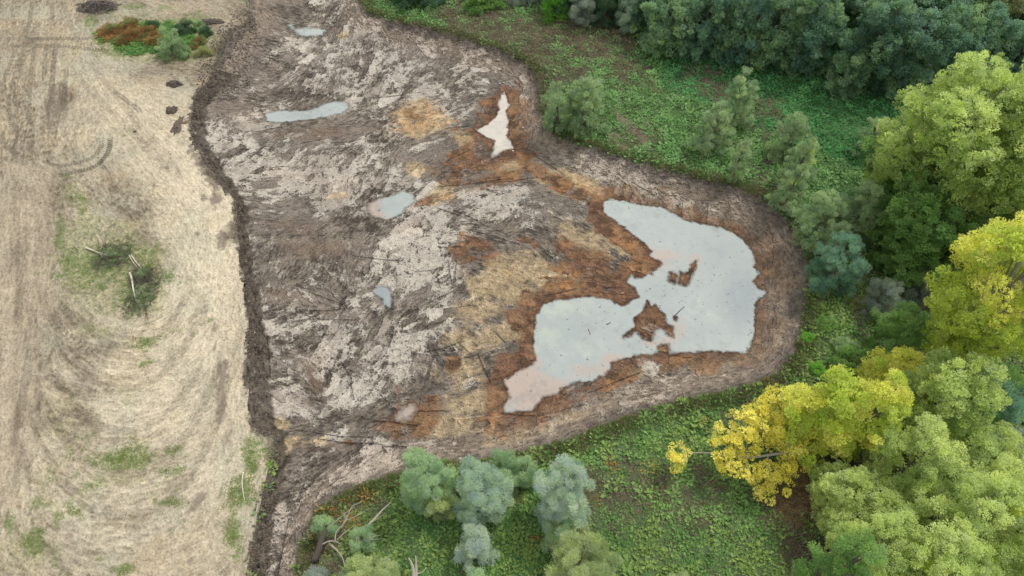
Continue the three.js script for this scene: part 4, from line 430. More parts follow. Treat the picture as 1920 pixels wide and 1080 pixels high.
// ---- wood along the far edge of the meadow
const G_FAR = 'trees of the dark wood beyond the meadow';
const FAR = [
  [[1205, 62], [1205, -70], 46, 'wood', 'broad', 'medium dark green tree at the meadow end of the far wood, behind the silvery willows'],
  [[1258, 104], [1262, -30], 56, 'woodlight', 'broad', 'broad blue-green tree overhanging the bright green meadow edge, first big one of the far wood'],
  [[1322, 112], [1325, -40], 50, 'wood', 'droop', 'dark drooping tree at the wood edge, second big one from the silvery willows'],
  [[1392, 122], [1395, -40], 56, 'wood', 'droop', 'dense dark tree at the wood edge above the tallest meadow alder'],
  [[1455, 128], [1462, -50], 50, 'woodlight', 'droop', 'slightly paler tree at the wood edge where the shaded emerald ground begins'],
  [[1520, 140], [1530, -40], 54, 'wood', 'droop', 'dark tree at the wood edge above the middle of the shaded emerald strip'],
  [[1585, 186], [1592, 80], 36, 'woodlight', 'droop', 'low drooping tree leaning out furthest over the emerald strip'],
  [[1640, 172], [1652, -20], 54, 'wood', 'broad', 'dark round tree at the wood edge just past the low drooping one'],
  [[1700, 186], [1715, 10], 54, 'wood', 'broad', 'dark tree of the far wood whose foot is hidden by the big yellow-green poplar'],
  [[1765, 176], [1785, -10], 56, 'wood', 'droop', 'dark tree of the far wood directly behind the top of the big yellow-green poplar'],
  [[1835, 170], [1858, 0], 50, 'wood', 'broad', 'dark tree of the far wood beside the small sparse yellowish one'],
  [[1905, 175], [1935, 20], 60, 'wood', 'broad', 'dark tree of the far wood at the picture edge behind the second poplar'],
  [[1275, 50], [1280, -110], 56, 'wood', 'broad', 'tall tree in the second row of the far wood behind the first big one'],
  [[1360, 60], [1365, -110], 60, 'wood', 'broad', 'tall tree in the second row of the far wood behind the drooping pair'],
  [[1445, 66], [1455, -110], 60, 'wood', 'broad', 'tall tree in the second row of the far wood above the paler edge tree'],
  [[1530, 74], [1545, -110], 60, 'woodlight', 'broad', 'tall tree in the second row of the far wood above the emerald strip'],
  [[1615, 84], [1635, -100], 60, 'wood', 'broad', 'tall tree in the second row of the far wood behind the low drooping one'],
  [[1700, 92], [1725, -90], 60, 'wood', 'broad', 'tall tree in the second row of the far wood, dark and rounded, behind the poplar'],
  [[1785, 100], [1815, -80], 60, 'woodlight', 'broad', 'tall mid-green tree in the second row of the far wood near the picture corner'],
  [[1870, 100], [1905, -60], 60, 'olive', 'broad', 'olive green tree in the upper corner of the far wood'],
  [[1950, 110], [1985, -40], 60, 'wood', 'broad', 'dark tree cut by the picture edge in the upper corner of the far wood'],
];
for (const [b, t, hw, pal, spr, label] of FAR) tree(b, t, hw, { pal, spray: spr, pal2: 'woodlight', share: 0.2, size: 1.0, low: 0.04, label, group: G_FAR, hang: 0.35, dens: 10, tall: 0.95 });
tree([1838, 160], [1848, 62], 24, { pal: 'olive', spray: 'tuft', size: 0.8, low: 0.3, dens: 6, label: 'small sparse yellowish tree in front of the dark far wood', puffs: 12 });
tree([1040, 42], [1040, -20], 26, { pal: 'bright', spray: 'blade', size: 0.8, low: 0.05, shape: 'cone', label: 'small bright green feathery tree at the top of the meadow', dens: 12 });
tree([1090, 52], [1092, -25], 26, { pal: 'greysilver', spray: 'silver', size: 0.8, low: 0.1, hang: 0.6, label: 'pale silvery weeping willow beside the small bright feathery tree', cat: 'willow', name: 'willow_tree' });
tree([1135, 54], [1137, -30], 24, { pal: 'dark', spray: 'fine', size: 0.8, low: 0.05, label: 'dark narrow tree between the two silvery willows of the far wood' });
tree([1178, 66], [1178, -10], 22, { pal: 'silver', spray: 'silver', size: 0.8, low: 0.1, hang: 0.6, label: 'dull silvery willow between the dark narrow tree and the first big wood tree', cat: 'willow', name: 'willow_tree' });
tree([1150, 20], [1150, -90], 50, { pal: 'wood', size: 0.95, low: 0.05, label: 'dark tree standing behind the silvery willows, cut by the top edge', group: G_FAR });
tree([1060, 8], [1060, -80], 50, { pal: 'wood', size: 0.95, low: 0.05, label: 'dark tree behind the small bright feathery tree, cut by the top edge', group: G_FAR });
tree([905, 12], [905, -30], 40, { pal: 'mid', size: 0.8, low: 0.02, shape: 'bush', bush: true, name: 'bush', cat: 'bush', label: 'dark green bush at the top edge above the brown weeds' });
tree([780, -4], [780, -50], 50, { pal: 'dark', size: 0.8, low: 0.02, shape: 'bush', bush: true, name: 'bush', cat: 'bush', label: 'dark bush at the top edge above the pit corner' });
tree([975, 8], [975, -30], 30, { pal: 'greysilver', spray: 'silver', size: 0.7, low: 0.02, shape: 'bush', bush: true, name: 'bush', cat: 'bush', label: 'greyish bush at the top edge next to the feathery tree' });
// ---- alders on the meadow
const AL = (b, t, hw, label, o = {}) => tree(b, t, hw, { pal: 'alder', spray: 'fine', size: 0.62, low: 0.06, shape: 'cone', label, hang: 0.45, dens: 9, slim: 2.5, name: 'alder_tree', ...o });
AL([1045, 255], [1046, 140], 38, 'left half of the dense green pair of trees on the pit rim', { shape: 'column' });
AL([1092, 262], [1102, 128], 44, 'taller right half of the dense green pair of trees on the pit rim', { shape: 'column' });
AL([1332, 296], [1352, 178], 44, 'grey-green conical alder with pale stems at its foot, mid meadow');
AL([1380, 250], [1394, 122], 36, 'tallest grey-green alder standing just behind the mid meadow one', { shape: 'column' });
AL([1376, 345], [1396, 252], 22, 'small slim alder below the mid meadow pair');
AL([1466, 300], [1504, 205], 40, 'loose leaning alder between the mid meadow pair and the emerald strip');
AL([1478, 360], [1524, 240], 36, 'pointed alder in front of the loose leaning one', { pal2: 'pale', share: 0.12 });
AL([1468, 408], [1500, 292], 34, 'pointed low alder on the rim, front one of the leaning row', { pal2: 'pale', share: 0.12 });
AL([1610, 298], [1672, 200], 34, 'thin grey-green alder leaning towards the big poplar', { dens: 8 });
AL([1528, 466], [1572, 362], 52, 'broad grey-green alder at the corner of the pit rim', { shape: 'round' });
AL([1580, 470], [1650, 322], 56, 'tall alder leaning away behind the broad rim alder');
AL([1548, 565], [1600, 420], 48, 'blue-green alder nearest the pit rim, darker at its foot', { pal: 'bluegreen', shape: 'round' });
// ---- poplars, ashes and willows on the far side of the pit
const PO = (b, t, hw, label, o = {}) => tree(b, t, hw, { pal: 'poplar', spray: 'tuft', size: 0.85, low: 0.12, label, dens: 10, name: 'poplar_tree', ...o });
PO([1735, 470], [1830, 108], 118, 'largest yellow-green poplar, the towering one beside the far wood', { puffs: 60, log: 'poplar', low: 0.22, pal2: 'mid', pick: (x, y, z, u) => u < 0.42 });  // lower crown tinted deeper green, shade put into the leaf colour
PO([1850, 480], [1960, 118], 100, 'second yellow-green poplar cut by the picture edge beside the largest one', { low: 0.25 });
PO([1668, 430], [1712, 238], 62, 'lower yellow-green tree at the foot of the largest poplar', { low: 0.1, pal2: 'mid', share: 0.3 });
tree([1705, 540], [1748, 345], 74, { pal: 'mid', spray: 'broad', size: 0.8, label: 'mid green tree in the shade under the largest poplar', low: 0.08 });
tree([1800, 560], [1862, 370], 80, { pal: 'mid', spray: 'broad', size: 0.8, label: 'mid green tree between the silver shrubs and the second poplar', low: 0.08, pal2: 'poplar', share: 0.2 });
tree([1815, 740], [1900, 400], 92, { pal: 'lime', spray: 'tuft', size: 0.8, label: 'tall sparse ash with yellow tops and pale bare limbs, at the picture edge', low: 0.3, pal2: 'yellow', pick: (x, y, z, u) => u > 0.62 && rnd() < 0.8, dens: 6, wood: greyWood, limbs: 1, name: 'ash_tree' });
tree([1890, 640], [1960, 380], 70, { pal: 'lime', spray: 'tuft', size: 0.8, label: 'yellowing ash cut by the picture edge behind the tall sparse one', low: 0.3, pal2: 'yellow', share: 0.5, dens: 6, name: 'ash_tree' });
const SI = (b, t, hw, label, o = {}) => tree(b, t, hw, { pal: 'silver', spray: 'silver', size: 0.62, low: 0.03, label, dens: 9, name: 'willow_tree', cat: 'willow', hang: 0.3, ...o });
SI([1745, 560], [1790, 448], 66, 'wide silver-grey willow shrub in front of the tall sparse ash', { pal: 'greysilver', shape: 'bush' });
SI([1650, 600], [1664, 512], 34, 'rounded silver-grey willow shrub nearest the pit among the far ones', { pal: 'greysilver', shape: 'bush' });
SI([1710, 580], [1722, 508], 34, 'small silver-grey willow shrub between the wide and the rounded one', { pal: 'greysilver', shape: 'bush' });
tree([1695, 690], [1712, 560], 62, { pal: 'mid', spray: 'fine', size: 0.7, label: 'round bright mid green tree below the silver-grey shrubs', low: 0.03, pal2: 'alder', share: 0.2 });
tree([1590, 720], [1606, 640], 50, { pal: 'mid', spray: 'fine', size: 0.7, label: 'low dark green bush behind the yellow-green ash on the rim', low: 0.02, shape: 'bush', bush: true, name: 'bush', cat: 'bush' });
tree([1770, 650], [1790, 600], 40, { pal: 'bluegreen', spray: 'fine', size: 0.7, label: 'blue-green shrub beside the round mid green tree', low: 0.02, shape: 'bush', bush: true, name: 'bush', cat: 'bush' });
tree([1845, 800], [1880, 672], 66, { pal: 'bluegreen', spray: 'fine', size: 0.75, label: 'blue-green round tree beyond the bright yellow ash, near the picture edge', low: 0.05, pal2: 'mid', share: 0.3 });
SI([1880, 880], [1915, 790], 40, 'dull grey willow half hidden behind the pale poplars at the picture edge', { pal: 'greysilver' });
const ASH = (b, t, hw, label, o = {}) => tree(b, t, hw, { pal: 'lime', spray: 'tuft', size: 0.72, low: 0.15, label, dens: 10, name: 'ash_tree', ...o });
ASH([1740, 860], [1782, 648], 78, 'light green ash standing behind the bright yellow one', { pal: 'pale', pal2: 'poplar', share: 0.4 });
ASH([1682, 800], [1712, 648], 80, 'brightest yellow ash with a rounded crown', { pal: 'yellow', pal2: 'lime', pick: (x, y, z, u) => x < -2.4, log: 'yash' });
ASH([1600, 880], [1640, 690], 52, 'lime green and yellow ash next to the brightest yellow one', { pal2: 'yellow', share: 0.45 });
ASH([1525, 880], [1550, 682], 66, 'lime green ash on the pit side of the yellow group', { pal2: 'yellow', share: 0.2 });
ASH([1560, 900], [1470, 755], 40, 'leaning golden ash with a pale bare trunk reaching out over the meadow', { pal: 'gold', pal2: 'lime', pick: (x, y, z) => x > -3.2, trunk: [[1568, 905, 0.3], [1530, 872, 2.2], [1480, 850, 3.4], [1400, 858, 3.1], [1330, 849, 3.0], [1284, 851, 2.3], [1262, 858, 2.2]], wood: greyWood, limbs: 4, dens: 5.5, pts: [[1390, 800, 4.5, 1.3], [1365, 815, 4, 1], [1420, 780, 4.6, 1.2], [1350, 840, 3.6, .9], [1400, 830, 4, 1.1], [1380, 868, 3, .9], [1440, 800, 5, 1.1], [1430, 820, 4.4, 1], [1405, 885, 2.6, .8], [1360, 870, 2.6, .7], [1440, 765, 4.8, 1], [1468, 775, 5, 1.2], [1455, 745, 4.6, 1], [1500, 800, 5, 1.4], [1480, 830, 4.4, 1.2], [1272, 850, 2.7, .75], [1264, 868, 2.2, .6], [1445, 885, 3, .8], [1475, 870, 3, .8], [1430, 905, 2.2, .8], [1436, 928, 1.6, .7], [1520, 850, 4, 1.2], [1495, 870, 3, .9], [1460, 905, 2.2, 1.0], [1500, 770, 5, 1.2]] });
// ---- pale poplars, lower corner
const PA = (b, t, hw, label, o = {}) => tree(b, t, hw, { pal: 'pale', spray: 'fine', size: 0.78, low: 0.18, label, dens: 11, name: 'poplar_tree', slim: 2.3, ...o });
PA([1600, 1020], [1590, 860], 78, 'pale green poplar at the edge of the brown leaf litter');
PA([1690, 960], [1712, 780], 66, 'pale green poplar behind the litter-edge one, towards the yellow ashes');
PA([1820, 980], [1868, 790], 90, 'large pale green poplar near the picture edge below the blue-green tree');
PA([1770, 1080], [1790, 880], 76, 'pale green poplar in the middle of the lower corner grove', { pal2: 'poplar', share: 0.12 });
PA([1640, 1130], [1640, 960], 70, 'pale green poplar below the litter-edge one');
PA([1560, 1140], [1556, 1000], 44, 'darker green tree at the bottom beside the leaf litter', { pal: 'mid' });
PA([1720, 1180], [1740, 990], 84, 'yellowish green poplar at the bottom of the lower corner grove', { pal2: 'lime', share: 0.12 });
PA([1860, 1150], [1900, 940], 90, 'tall pale poplar at the bottom corner, cut by both picture edges', { pal2: 'lime', share: 0.15 });
PA([1945, 1040], [1990, 850], 80, 'pale poplar cut by the picture edge above the bottom corner one');
// ---- silver willows at the bottom
SI([812, 960], [794, 828], 50, 'dense green silver willow at the pit rim, first of the bottom group', { pal: 'silvergreen', log: 'sw' });
SI([905, 985], [888, 856], 56, 'largest silver willow, feathery and grey, middle of the bottom group');
SI([832, 975], [818, 905], 30, 'small pale yellowish willow between the first and the largest silver one', { pal: 'willowlime' });
SI([952, 925], [938, 846], 42, 'dull green willow behind the largest silver one on the pit rim', { pal: 'silvergreen' });
SI([985, 915], [978, 850], 26, 'slim olive willow at the end of the rim beside the dull green one', { pal: 'silvergreen', dens: 8 });
SI([1062, 1000], [1056, 858], 54, 'tall pale silver willow standing apart from the rim group', { pal: 'silver', pal2: 'silverpale', share: 0.3 });
SI([1048, 1030], [1046, 955], 36, 'low grey-green willow at the foot of the tall pale one', { pal: 'silvergreen' });
SI([892, 1062], [888, 978], 40, 'small whitish silver willow alone below the group', { pal: 'silverpale' });
SI([1085, 1120], [1082, 985], 72, 'broad yellowish willow at the bottom edge below the tall pale one', { pal: 'willowlime' });
SI([695, 1140], [694, 1052], 58, 'pale lime willow cut by the bottom edge', { pal: 'willowlime' });
SI([590, 1110], [600, 1062], 24, 'small grey willow in the bottom corner of the meadow', { pal: 'greysilver', shape: 'bush' });
SI([895, 1130], [897, 1064], 22, 'small dull willow cut by the bottom edge under the whitish one', { pal: 'silvergreen', shape: 'bush' });
SI([1275, 1120], [1276, 1070], 26, 'pale bush just showing at the bottom edge of the open meadow', { pal: 'willowlime', shape: 'bush' });
SI([612, 1010], [608, 960], 18, 'wispy grey willow sprout beside the split dead trunk', { pal: 'silvergreen', dens: 2.2, size: 0.5, shape: 'bush', low: 0.15 });
SI([680, 1035], [668, 985], 26, 'wispy grey willow sprouts over the bare grey branches', { pal: 'silvergreen', dens: 2.2, size: 0.5, shape: 'bush', low: 0.15 });
// ---- shrubs filling the rough strip between the pit and the trees
for (const [x, y, w, pal, label] of [[1548, 604, 18, 'mid', 'small green shrub below the blue-green rim alder'], [1580, 645, 20, 'alder', 'grey-green shrub between the pit rim and the round mid green tree'], [1640, 650, 22, 'mid', 'green shrub touching the round mid green tree'], [1606, 566, 18, 'olive', 'olive yellowish shrub below the rounded silver-grey willow'], [1530, 690, 14, 'bright', 'small fresh green shrub on the rim above the lime ash'], [1512, 632, 9, 'bright', 'tiny bright green plant on the very rim of the pit'], [1652, 486, 24, 'mid', 'green shrub in the gap behind the broad rim alders'], [1692, 452, 20, 'olive', 'yellowish shrub in the dark gap under the largest poplar'], [1640, 450, 22, 'alder', 'grey-green shrub at the foot of the leaning tall alder'], [962, 930, 16, 'olive', 'olive weedy shrub between the dull green and the tall pale willow'], [1600, 830, 18, 'mid', 'green shrub under the yellow ashes']]) tree([x, y + w * 0.7], [x, y - w * 0.7], w, { pal, spray: 'fine', size: 0.55, low: 0.02, shape: 'bush', bush: true, name: 'shrub', cat: 'shrub', label, dens: 9 });
// ---- bushes of the green island in the field
const BU = (b, t, hw, label, o = {}) => tree(b, t, hw, { pal: 'mid', spray: 'fine', size: 0.6, low: 0.02, shape: 'bush', bush: true, name: 'bush', cat: 'bush', label, dens: 10, ...o });
BU([322, 104], [316, 50], 30, 'tallest green bush of the overgrown island in the field', { pal: 'alder', shape: 'round' });
BU([385, 68], [384, 46], 14, 'dark green bush at the end of the overgrown island', { pal: 'dark' });
BU([345, 62], [344, 36], 20, 'dark low bush behind the tallest one on the island', { pal: 'dark' });
BU([368, 52], [366, 36], 16, 'grey-green low bush on the far rim of the island', { pal: 'alder' });
BU([285, 52], [284, 36], 12, 'small dark bush between the rusty ferns and the tallest bush', { pal: 'dark' });
BU([378, 104], [378, 84], 16, 'yellowish low bush at the near end of the island', { pal: 'olive' });
BU([345, 100], [345, 88], 14, 'grey-green low clump beside the yellowish bush on the island', { pal: 'alder' });
const FE = (x, y, w, label) => BU([x, y], [x, y - 14], w, label, { pal: 'fern', spray: 'stalk', pal2: 'olive', share: 0.5, size: 0.55, name: 'fern', cat: 'fern', group: 'rust-coloured fern clumps on the island in the field' });
FE(212, 58, 18, 'rust-coloured fern clump at the track end of the island'); FE(240, 48, 18, 'rust-coloured fern clump on the far side of the island'); FE(250, 70, 20, 'rust-coloured fern clump on the near side of the island'); FE(275, 62, 18, 'rust-coloured fern clump in the middle of the island'); FE(228, 78, 14, 'olive and rust fern clump at the near track corner of the island'); FE(288, 82, 16, 'rust-coloured fern clump touching the tallest bush'); FE(375, 80, 12, 'small orange fern clump beyond the tallest bush');
FE(362, 92, 10, 'small orange fern clump between the tallest and the yellowish bush');
console.log('leaf clumps', total);
// ------------------------------------------------------------------ low growth, straw, clods
const weedMat = LEAF({ transmission: 0.35 }), strawMat = LEAF({ transmission: 0.15 });
{
  reseed(555); const green = [], dry = [], lip = [];
  const pick = (a, b, m) => [mix(a[0], b[0], m), mix(a[1], b[1], m), mix(a[2], b[2], m)];
  for (let z = -112; z < -6; z += 0.37) for (let x = -38; x < 90; x += 0.37) {
    const px = x + rr(-0.25, 0.25), pz = z + rr(-0.25, 0.25), p = proj(px, 0, pz); if (p[0] < -20 || p[0] > 1960 || p[1] < -60 || p[1] > 1130) continue;
    const d = sdGrid.at(px, pz); if (d > -0.05 || (px < -22 && pz > -30 && d < -3 && px < -24)) continue; if (px < -20 && p[0] < 560) continue;
    const n1 = fbm(px * 0.35 + 3, pz * 0.35, 3), n2 = fbm(px * 1.4, pz * 1.4 + 7, 3), g = clamp(gMG.at(px, pz) + 0.4 * n1 + 0.35 * n2), path = gPath.at(px, pz) + 0.3 * n2; if (path > 0.5 && rnd() < 0.88) continue;
    const rust = gMR.at(px, pz) + 0.35 * n2, h = height(px, pz), far = p[1] < 420 ? 1 : 0, s = rr(0.35, 1.05) * (0.85 + 0.7 * Math.max(0, n2)), m = clamp(0.5 + 0.75 * n2 + rr(-0.35, 0.35));
    if (rust > 0.5 && rnd() < 0.8) { const c = pick([.26, .13, .05], [.46, .3, .09], m); dry.push([px, h - 0.02, pz, s, rr(0, 6.3), rr(-.25, .25), rr(-.25, .25), ...c, rr(.7, 1.2)]); continue; }
    if (g < 0.4 + rr(-0.2, 0.2)) { const c = m < 0.5 ? pick([.16, .125, .09], [.30, .24, .17], rnd()) : pick([.17, .21, .11], [.29, .31, .17], rnd()); dry.push([px, h - 0.02, pz, s * 1.05, rr(0, 6.3), rr(-.3, .3), rr(-.3, .3), ...c, rr(.8, 1.3)]); continue; }
    let c = pick([.11, .23, .075], [.25, .44, .16], m); if (!far) c = n1 + 0.5 * n2 > 0.1 ? pick([.16, .26, .075], [.29, .41, .12], m) : pick([.12, .24, .07], [.26, .42, .13], m); else if (p[0] > 1240 && p[1] < 330 && p[1] < 60 + (p[0] - 1000) * 0.42) c = pick([.07, .21, .075], [.14, .39, .14], m);  // emerald strip: the shade below the far wood is put into the weed colour
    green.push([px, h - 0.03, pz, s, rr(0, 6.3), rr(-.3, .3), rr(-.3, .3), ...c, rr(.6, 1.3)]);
  }
  for (let k = 0; k < 14000; k++) {                                   // the turned edge of the turf along the lip of the pit
    const i = Math.floor(rnd() * PITW.length), a = PITW[i], b = PITW[(i + 1) % PITW.length], t = rnd(), x = mix(a[0], b[0], t) + rr(-1.1, 1.1), z = mix(a[1], b[1], t) + rr(-1.1, 1.1), d = sdGrid.at(x, z); if (d > 0.1 || d < -1.3) continue; const p = proj(x, 0, z); if (p[0] < 660 && p[1] < 850) continue; if (p[0] < 555) continue;
    const m = rnd(), c = rnd() < 0.4 ? pick([.2, .17, .1], [.4, .36, .2], m) : pick([.09, .16, .045], [.2, .28, .08], m); lip.push([x, height(x, z) - 0.05, z, rr(0.3, 0.65), rr(0, 6.3), rr(-.4, .4), rr(-.4, .4), ...c, rr(.7, 1.2)]);
  }
  for (let k = 0; k < 2600; k++) {                                    // the mat of herbs and ferns on the island in the field
    const px = 285 + rr(-1, 1) * 108, py = 70 + rr(-1, 1) * 36, e = ((px - 285) / 108) ** 2 + ((py - 70) / 36) ** 2, q = un(px, py, 0), x = q[0], z = q[2], n = fbm(x * 0.5 + 4, z * 0.5, 3); if (e > 0.8 + 0.5 * n || sdGrid.at(x, z) > -0.3) continue; const h = height(x, z), m = rnd(), r = splats([[235, 62, 50, 22, 5, 1], [275, 70, 30, 16, 0, .7], [372, 80, 16, 8, 0, .8]], px, py) + 0.4 * n;
    if (r > 0.5) dry.push([x, h, z, rr(.5, 1), rr(0, 6.3), rr(-.3, .3), rr(-.3, .3), ...(rnd() < 0.6 ? pick([.3, .16, .07], [.5, .3, .14], m) : pick([.2, .21, .07], [.34, .33, .11], m)), rr(.7, 1.2)]);
    else if (e < 0.55 || n > 0.1) green.push([x, h, z, rr(.4, .8), rr(0, 6.3), rr(-.3, .3), rr(-.3, .3), ...pick([.09, .22, .06], [.22, .40, .12], m), rr(.6, 1.1)]);
  }
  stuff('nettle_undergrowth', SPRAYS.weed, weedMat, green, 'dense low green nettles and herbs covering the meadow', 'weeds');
  stuff('dry_weeds', SPRAYS.heather, weedMat, dry, 'brown and rust-coloured dead weeds scattered through the meadow', 'weeds');
  stuff('rim_grass', SPRAYS.blade, weedMat, lip, 'ragged straw and green grass hanging along the meadow rim of the pit', 'grass');
  const tuft = [], straw = [], clod = [], litter = [];
  for (let k = 0; k < 90000; k++) {
    const px = rr(-10, 560), py = Math.pow(rnd(), 0.8) * 1100 - 10, q = un(px, py, 0), x = q[0], z = q[2], d = sdGrid.at(x, z); if (d > -0.15 || x > -18) continue;
    const g = gFG.at(x, z) + 0.38 * gFW.at(x, z) + 0.4 * fbm(x * 0.9, z * 0.9, 3), t = gFT.at(x, z), m = rnd(), h = height(x, z);
    if (g > 0.26 + 0.36 * rnd() && rnd() < 0.75) { const c = m < 0.45 ? pick([.24, .27, .11], [.4, .42, .2], rnd()) : pick([.14, .25, .06], [.28, .42, .11], m); tuft.push([x, h - 0.02, z, rr(.1, .32), rr(0, 6.3), rr(-.3, .3), rr(-.3, .3), ...c, rr(.4, .8)]); }
    else if (px > 70 && rnd() < 0.16 && gFD.at(x, z) < 0.3 && Math.abs(trackMask[clamp(Math.round((z - FX.z0) / FX.res), 0, FX.h - 1) * FX.w + clamp(Math.round((x - FX.x0) / FX.res), 0, FX.w - 1)]) < 0.2) { const c = m < 0.25 ? pick([.17, .135, .09], [.28, .22, .14], rnd()) : pick([.38, .33, .24], [.62, .56, .43], clamp(rnd() * 0.6 + t * 0.6 - 0.2)); straw.push([x, h - 0.04, z, rr(.16, .42), rr(0, 6.3), rr(-.2, .2), rr(-.2, .2), ...c, rr(.25, .5)]); }
  }
  for (let k = 0; k < 7000; k++) { const i = Math.floor(rnd() * 30), a = PITW[i], b = PITW[(i + 1) % PITW.length], t = rnd(), sp = rr(-1, 1) * rr(0.2, 1), x = mix(a[0], b[0], t) + sp * 1.5, z = mix(a[1], b[1], t) + sp * 1.1, d = sdGrid.at(x, z), n = fbm(x * 0.8, z * 0.8, 3); if (d < -0.5 + n || d > 1.3 + n || n < 0.0) continue; const c = pick([.04, .033, .027], [.13, .105, .08], rnd()); clod.push([x, height(x, z), z, rr(.03, .13) * rr(0.5, 1.2), rr(0, 6.3), rr(0, 3), rr(0, 3), ...c, rr(.6, 1)]); }
  for (let k = 0; k < 2200; k++) { const q = un(rr(370, 480), rr(20, 180), 0), x = q[0], z = q[2], d = sdGrid.at(x, z), n = fbm(x * 0.6, z * 0.6, 3); if (Math.abs(d) > 3.5 + 2 * n || d < -2.4) continue; const c = pick([.04, .034, .03], [.13, .108, .085], rnd()); clod.push([x, height(x, z), z, rr(.03, .15) * rr(0.5, 1.1), rr(0, 6.3), rr(0, 3), rr(0, 3), ...c, rr(.6, 1)]); }
  for (let k = 0; k < 5200; k++) { const x = rr(PX.x0, PX.x0 + PX.sx), z = rr(-95, -14), d = sdGrid.at(x, z), w = wGrid.at(x, z), q = wetGrid.at(x, z); if (d < 0.1 || q > -0.2 || (d > w && rnd() < 0.5)) continue; const n = gLight.at(x, z), c = rnd() < n * 0.6 ? pick([.3, .25, .2], [.46, .4, .33], rnd()) : pick([.07, .055, .043], [.17, .135, .1], rnd()); clod.push([x, height(x, z), z, rr(.03, .13) * rr(0.5, 1.2), rr(0, 6.3), rr(0, 3), rr(0, 3), ...c, rr(.6, 1)]); }
  for (let k = 0; k < 9000; k++) { const q = un(rr(1400, 1620), rr(820, 1060), 0), x = q[0], z = q[2], g = gPath.at(x, z); if (g + 0.3 * rnd() < 0.45) continue; const c = pick([.1, .07, .045], [.34, .24, .12], rnd()); litter.push([x, height(x, z) + 0.01, z, rr(.2, .45), rr(0, 6.3), rr(-.2, .2), rr(-.2, .2), ...c, 0.2]); }
  stuff('green_grass', SPRAYS.blade, weedMat, tuft, 'green grass tufts sprouting in patches on the dry field', 'grass');
  stuff('straw_litter', SPRAYS.stalk, strawMat, straw, 'pale trampled straw and dead stalks over the field', 'straw');
  const cg0 = new THREE.IcosahedronGeometry(1, 1); { const p = cg0.attributes.position; for (let i = 0; i < p.count; i++) { const k = 1 + 0.28 * vn(p.getX(i) * 2.3 + 5, p.getY(i) * 2.3 + p.getZ(i) * 3.1); p.setXYZ(i, p.getX(i) * k, p.getY(i) * k * 0.8, p.getZ(i) * k); } cg0.computeVertexNormals(); }
  stuff('peat_dirt', cg0, new THREE.MeshStandardMaterial({ roughness: 0.95 }), clod, 'dark crumbs of peat and clay scattered along the cut bank and the pit', 'dirt');
  stuff('fallen_leaves', SPRAYS.weed, strawMat, litter, 'brown leaf litter on the bare ground beside the pale poplars', 'leaves');
  console.log('low growth', green.length, dry.length, lip.length, tuft.length, straw.length, clod.length);
}
// ------------------------------------------------------------------ lumps, sticks, dead wood
function lump(px, py, rx, rz, h, label, group, col = [.075, .06, .048]) {
  const q = un(px, py, 0), t = thing('mud_lump', label, 'mud lump', [q[0], height(q[0], q[2]), q[2]], group), g = new THREE.IcosahedronGeometry(1, 4), p = g.attributes.position;
  for (let i = 0; i < p.count; i++) { const x = p.getX(i), y = p.getY(i), z = p.getZ(i), k = 1 + 0.75 * fbm(x * 1.8 + px, z * 1.8 + y * 1.3, 4) + 0.2 * vn(x * 7, z * 7 + y * 5); p.setXYZ(i, x * rx * k, Math.max(-0.1, y * h * k), z * rz * k); } g.computeVertexNormals();
  part('lump', g, new THREE.MeshStandardMaterial({ color: new THREE.Color(...col), roughness: 0.9 }), t);
}
lump(329, 158, 0.85, 0.45, 0.4, 'dark mud lump nearest the overgrown island, in the top of the field'); lump(323, 207, 0.65, 0.6, 0.45, 'dark mud lump above the long smear on the field edge'); lump(332, 238, 0.5, 1.5, 0.3, 'long dark mud smear trailing down the field edge', undefined, [.09, .073, .058]); lump(348, 231, 0.3, 0.2, 0.15, 'small brown mud crumb beside the long smear', undefined, [.15, .11, .085]);
lump(253, 246, 0.22, 0.16, 0.16, 'tiny dark mud crumb alone in the pale upper field'); lump(395, 42, 1.3, 0.5, 0.4, 'dark mud lump at the far end of the overgrown island');
function heap(px, py) { const q = un(px, py, 0), t = thing('brushwood_heap', 'grey heap of brushwood at the top of the field', 'brush heap', [q[0], height(q[0], q[2]), q[2]]), list = []; reseed(31); for (let i = 0; i < 160; i++) { const a = rr(0, 6.3), r = Math.sqrt(rnd()), x = Math.cos(a) * r * 2.4, z = Math.sin(a) * r * 1.2, y = 0.8 * (1 - r * r) * rr(0.3, 1) + 0.1, b = rr(0, 6.3), l = rr(0.5, 1.3); list.push(tube([[x - Math.cos(b) * l, Math.max(0.05, y - 0.2), z - Math.sin(b) * l * 0.6], [x, y + 0.1, z], [x + Math.cos(b) * l, Math.max(0.03, y - 0.3), z + Math.sin(b) * l * 0.6]], 0.05, 0.02, 4)); } const m = part('branches', mergeGeometries(list), new THREE.MeshStandardMaterial({ color: new THREE.Color(0.12, 0.105, 0.095), roughness: 1 }), t); m.userData = { kind: 'stuff' }; }
heap(184, 14);
function stick(pts, r, label, mat = paleWood, name = 'stick', group, forks = []) {
  const P = pts.map(([x, y, h]) => { const q = un(x, y, h); return [q[0], h + height(q[0], q[2]), q[2]]; }), o = P[0], t = thing(name, label, name === 'stick' ? 'branch' : 'log', o, group), L = (a) => a.map((p) => [p[0] - o[0], p[1] - o[1], p[2] - o[2]]);
  part('stem', tube(L(P), r, r * 0.45, 6), mat, t); forks.forEach((f) => part('fork', tube(L(f.map(([x, y, h]) => { const q = un(x, y, h); return [q[0], h + height(q[0], q[2]), q[2]]; })), r * 0.5, r * 0.15, 5), mat, t)); return t;
}
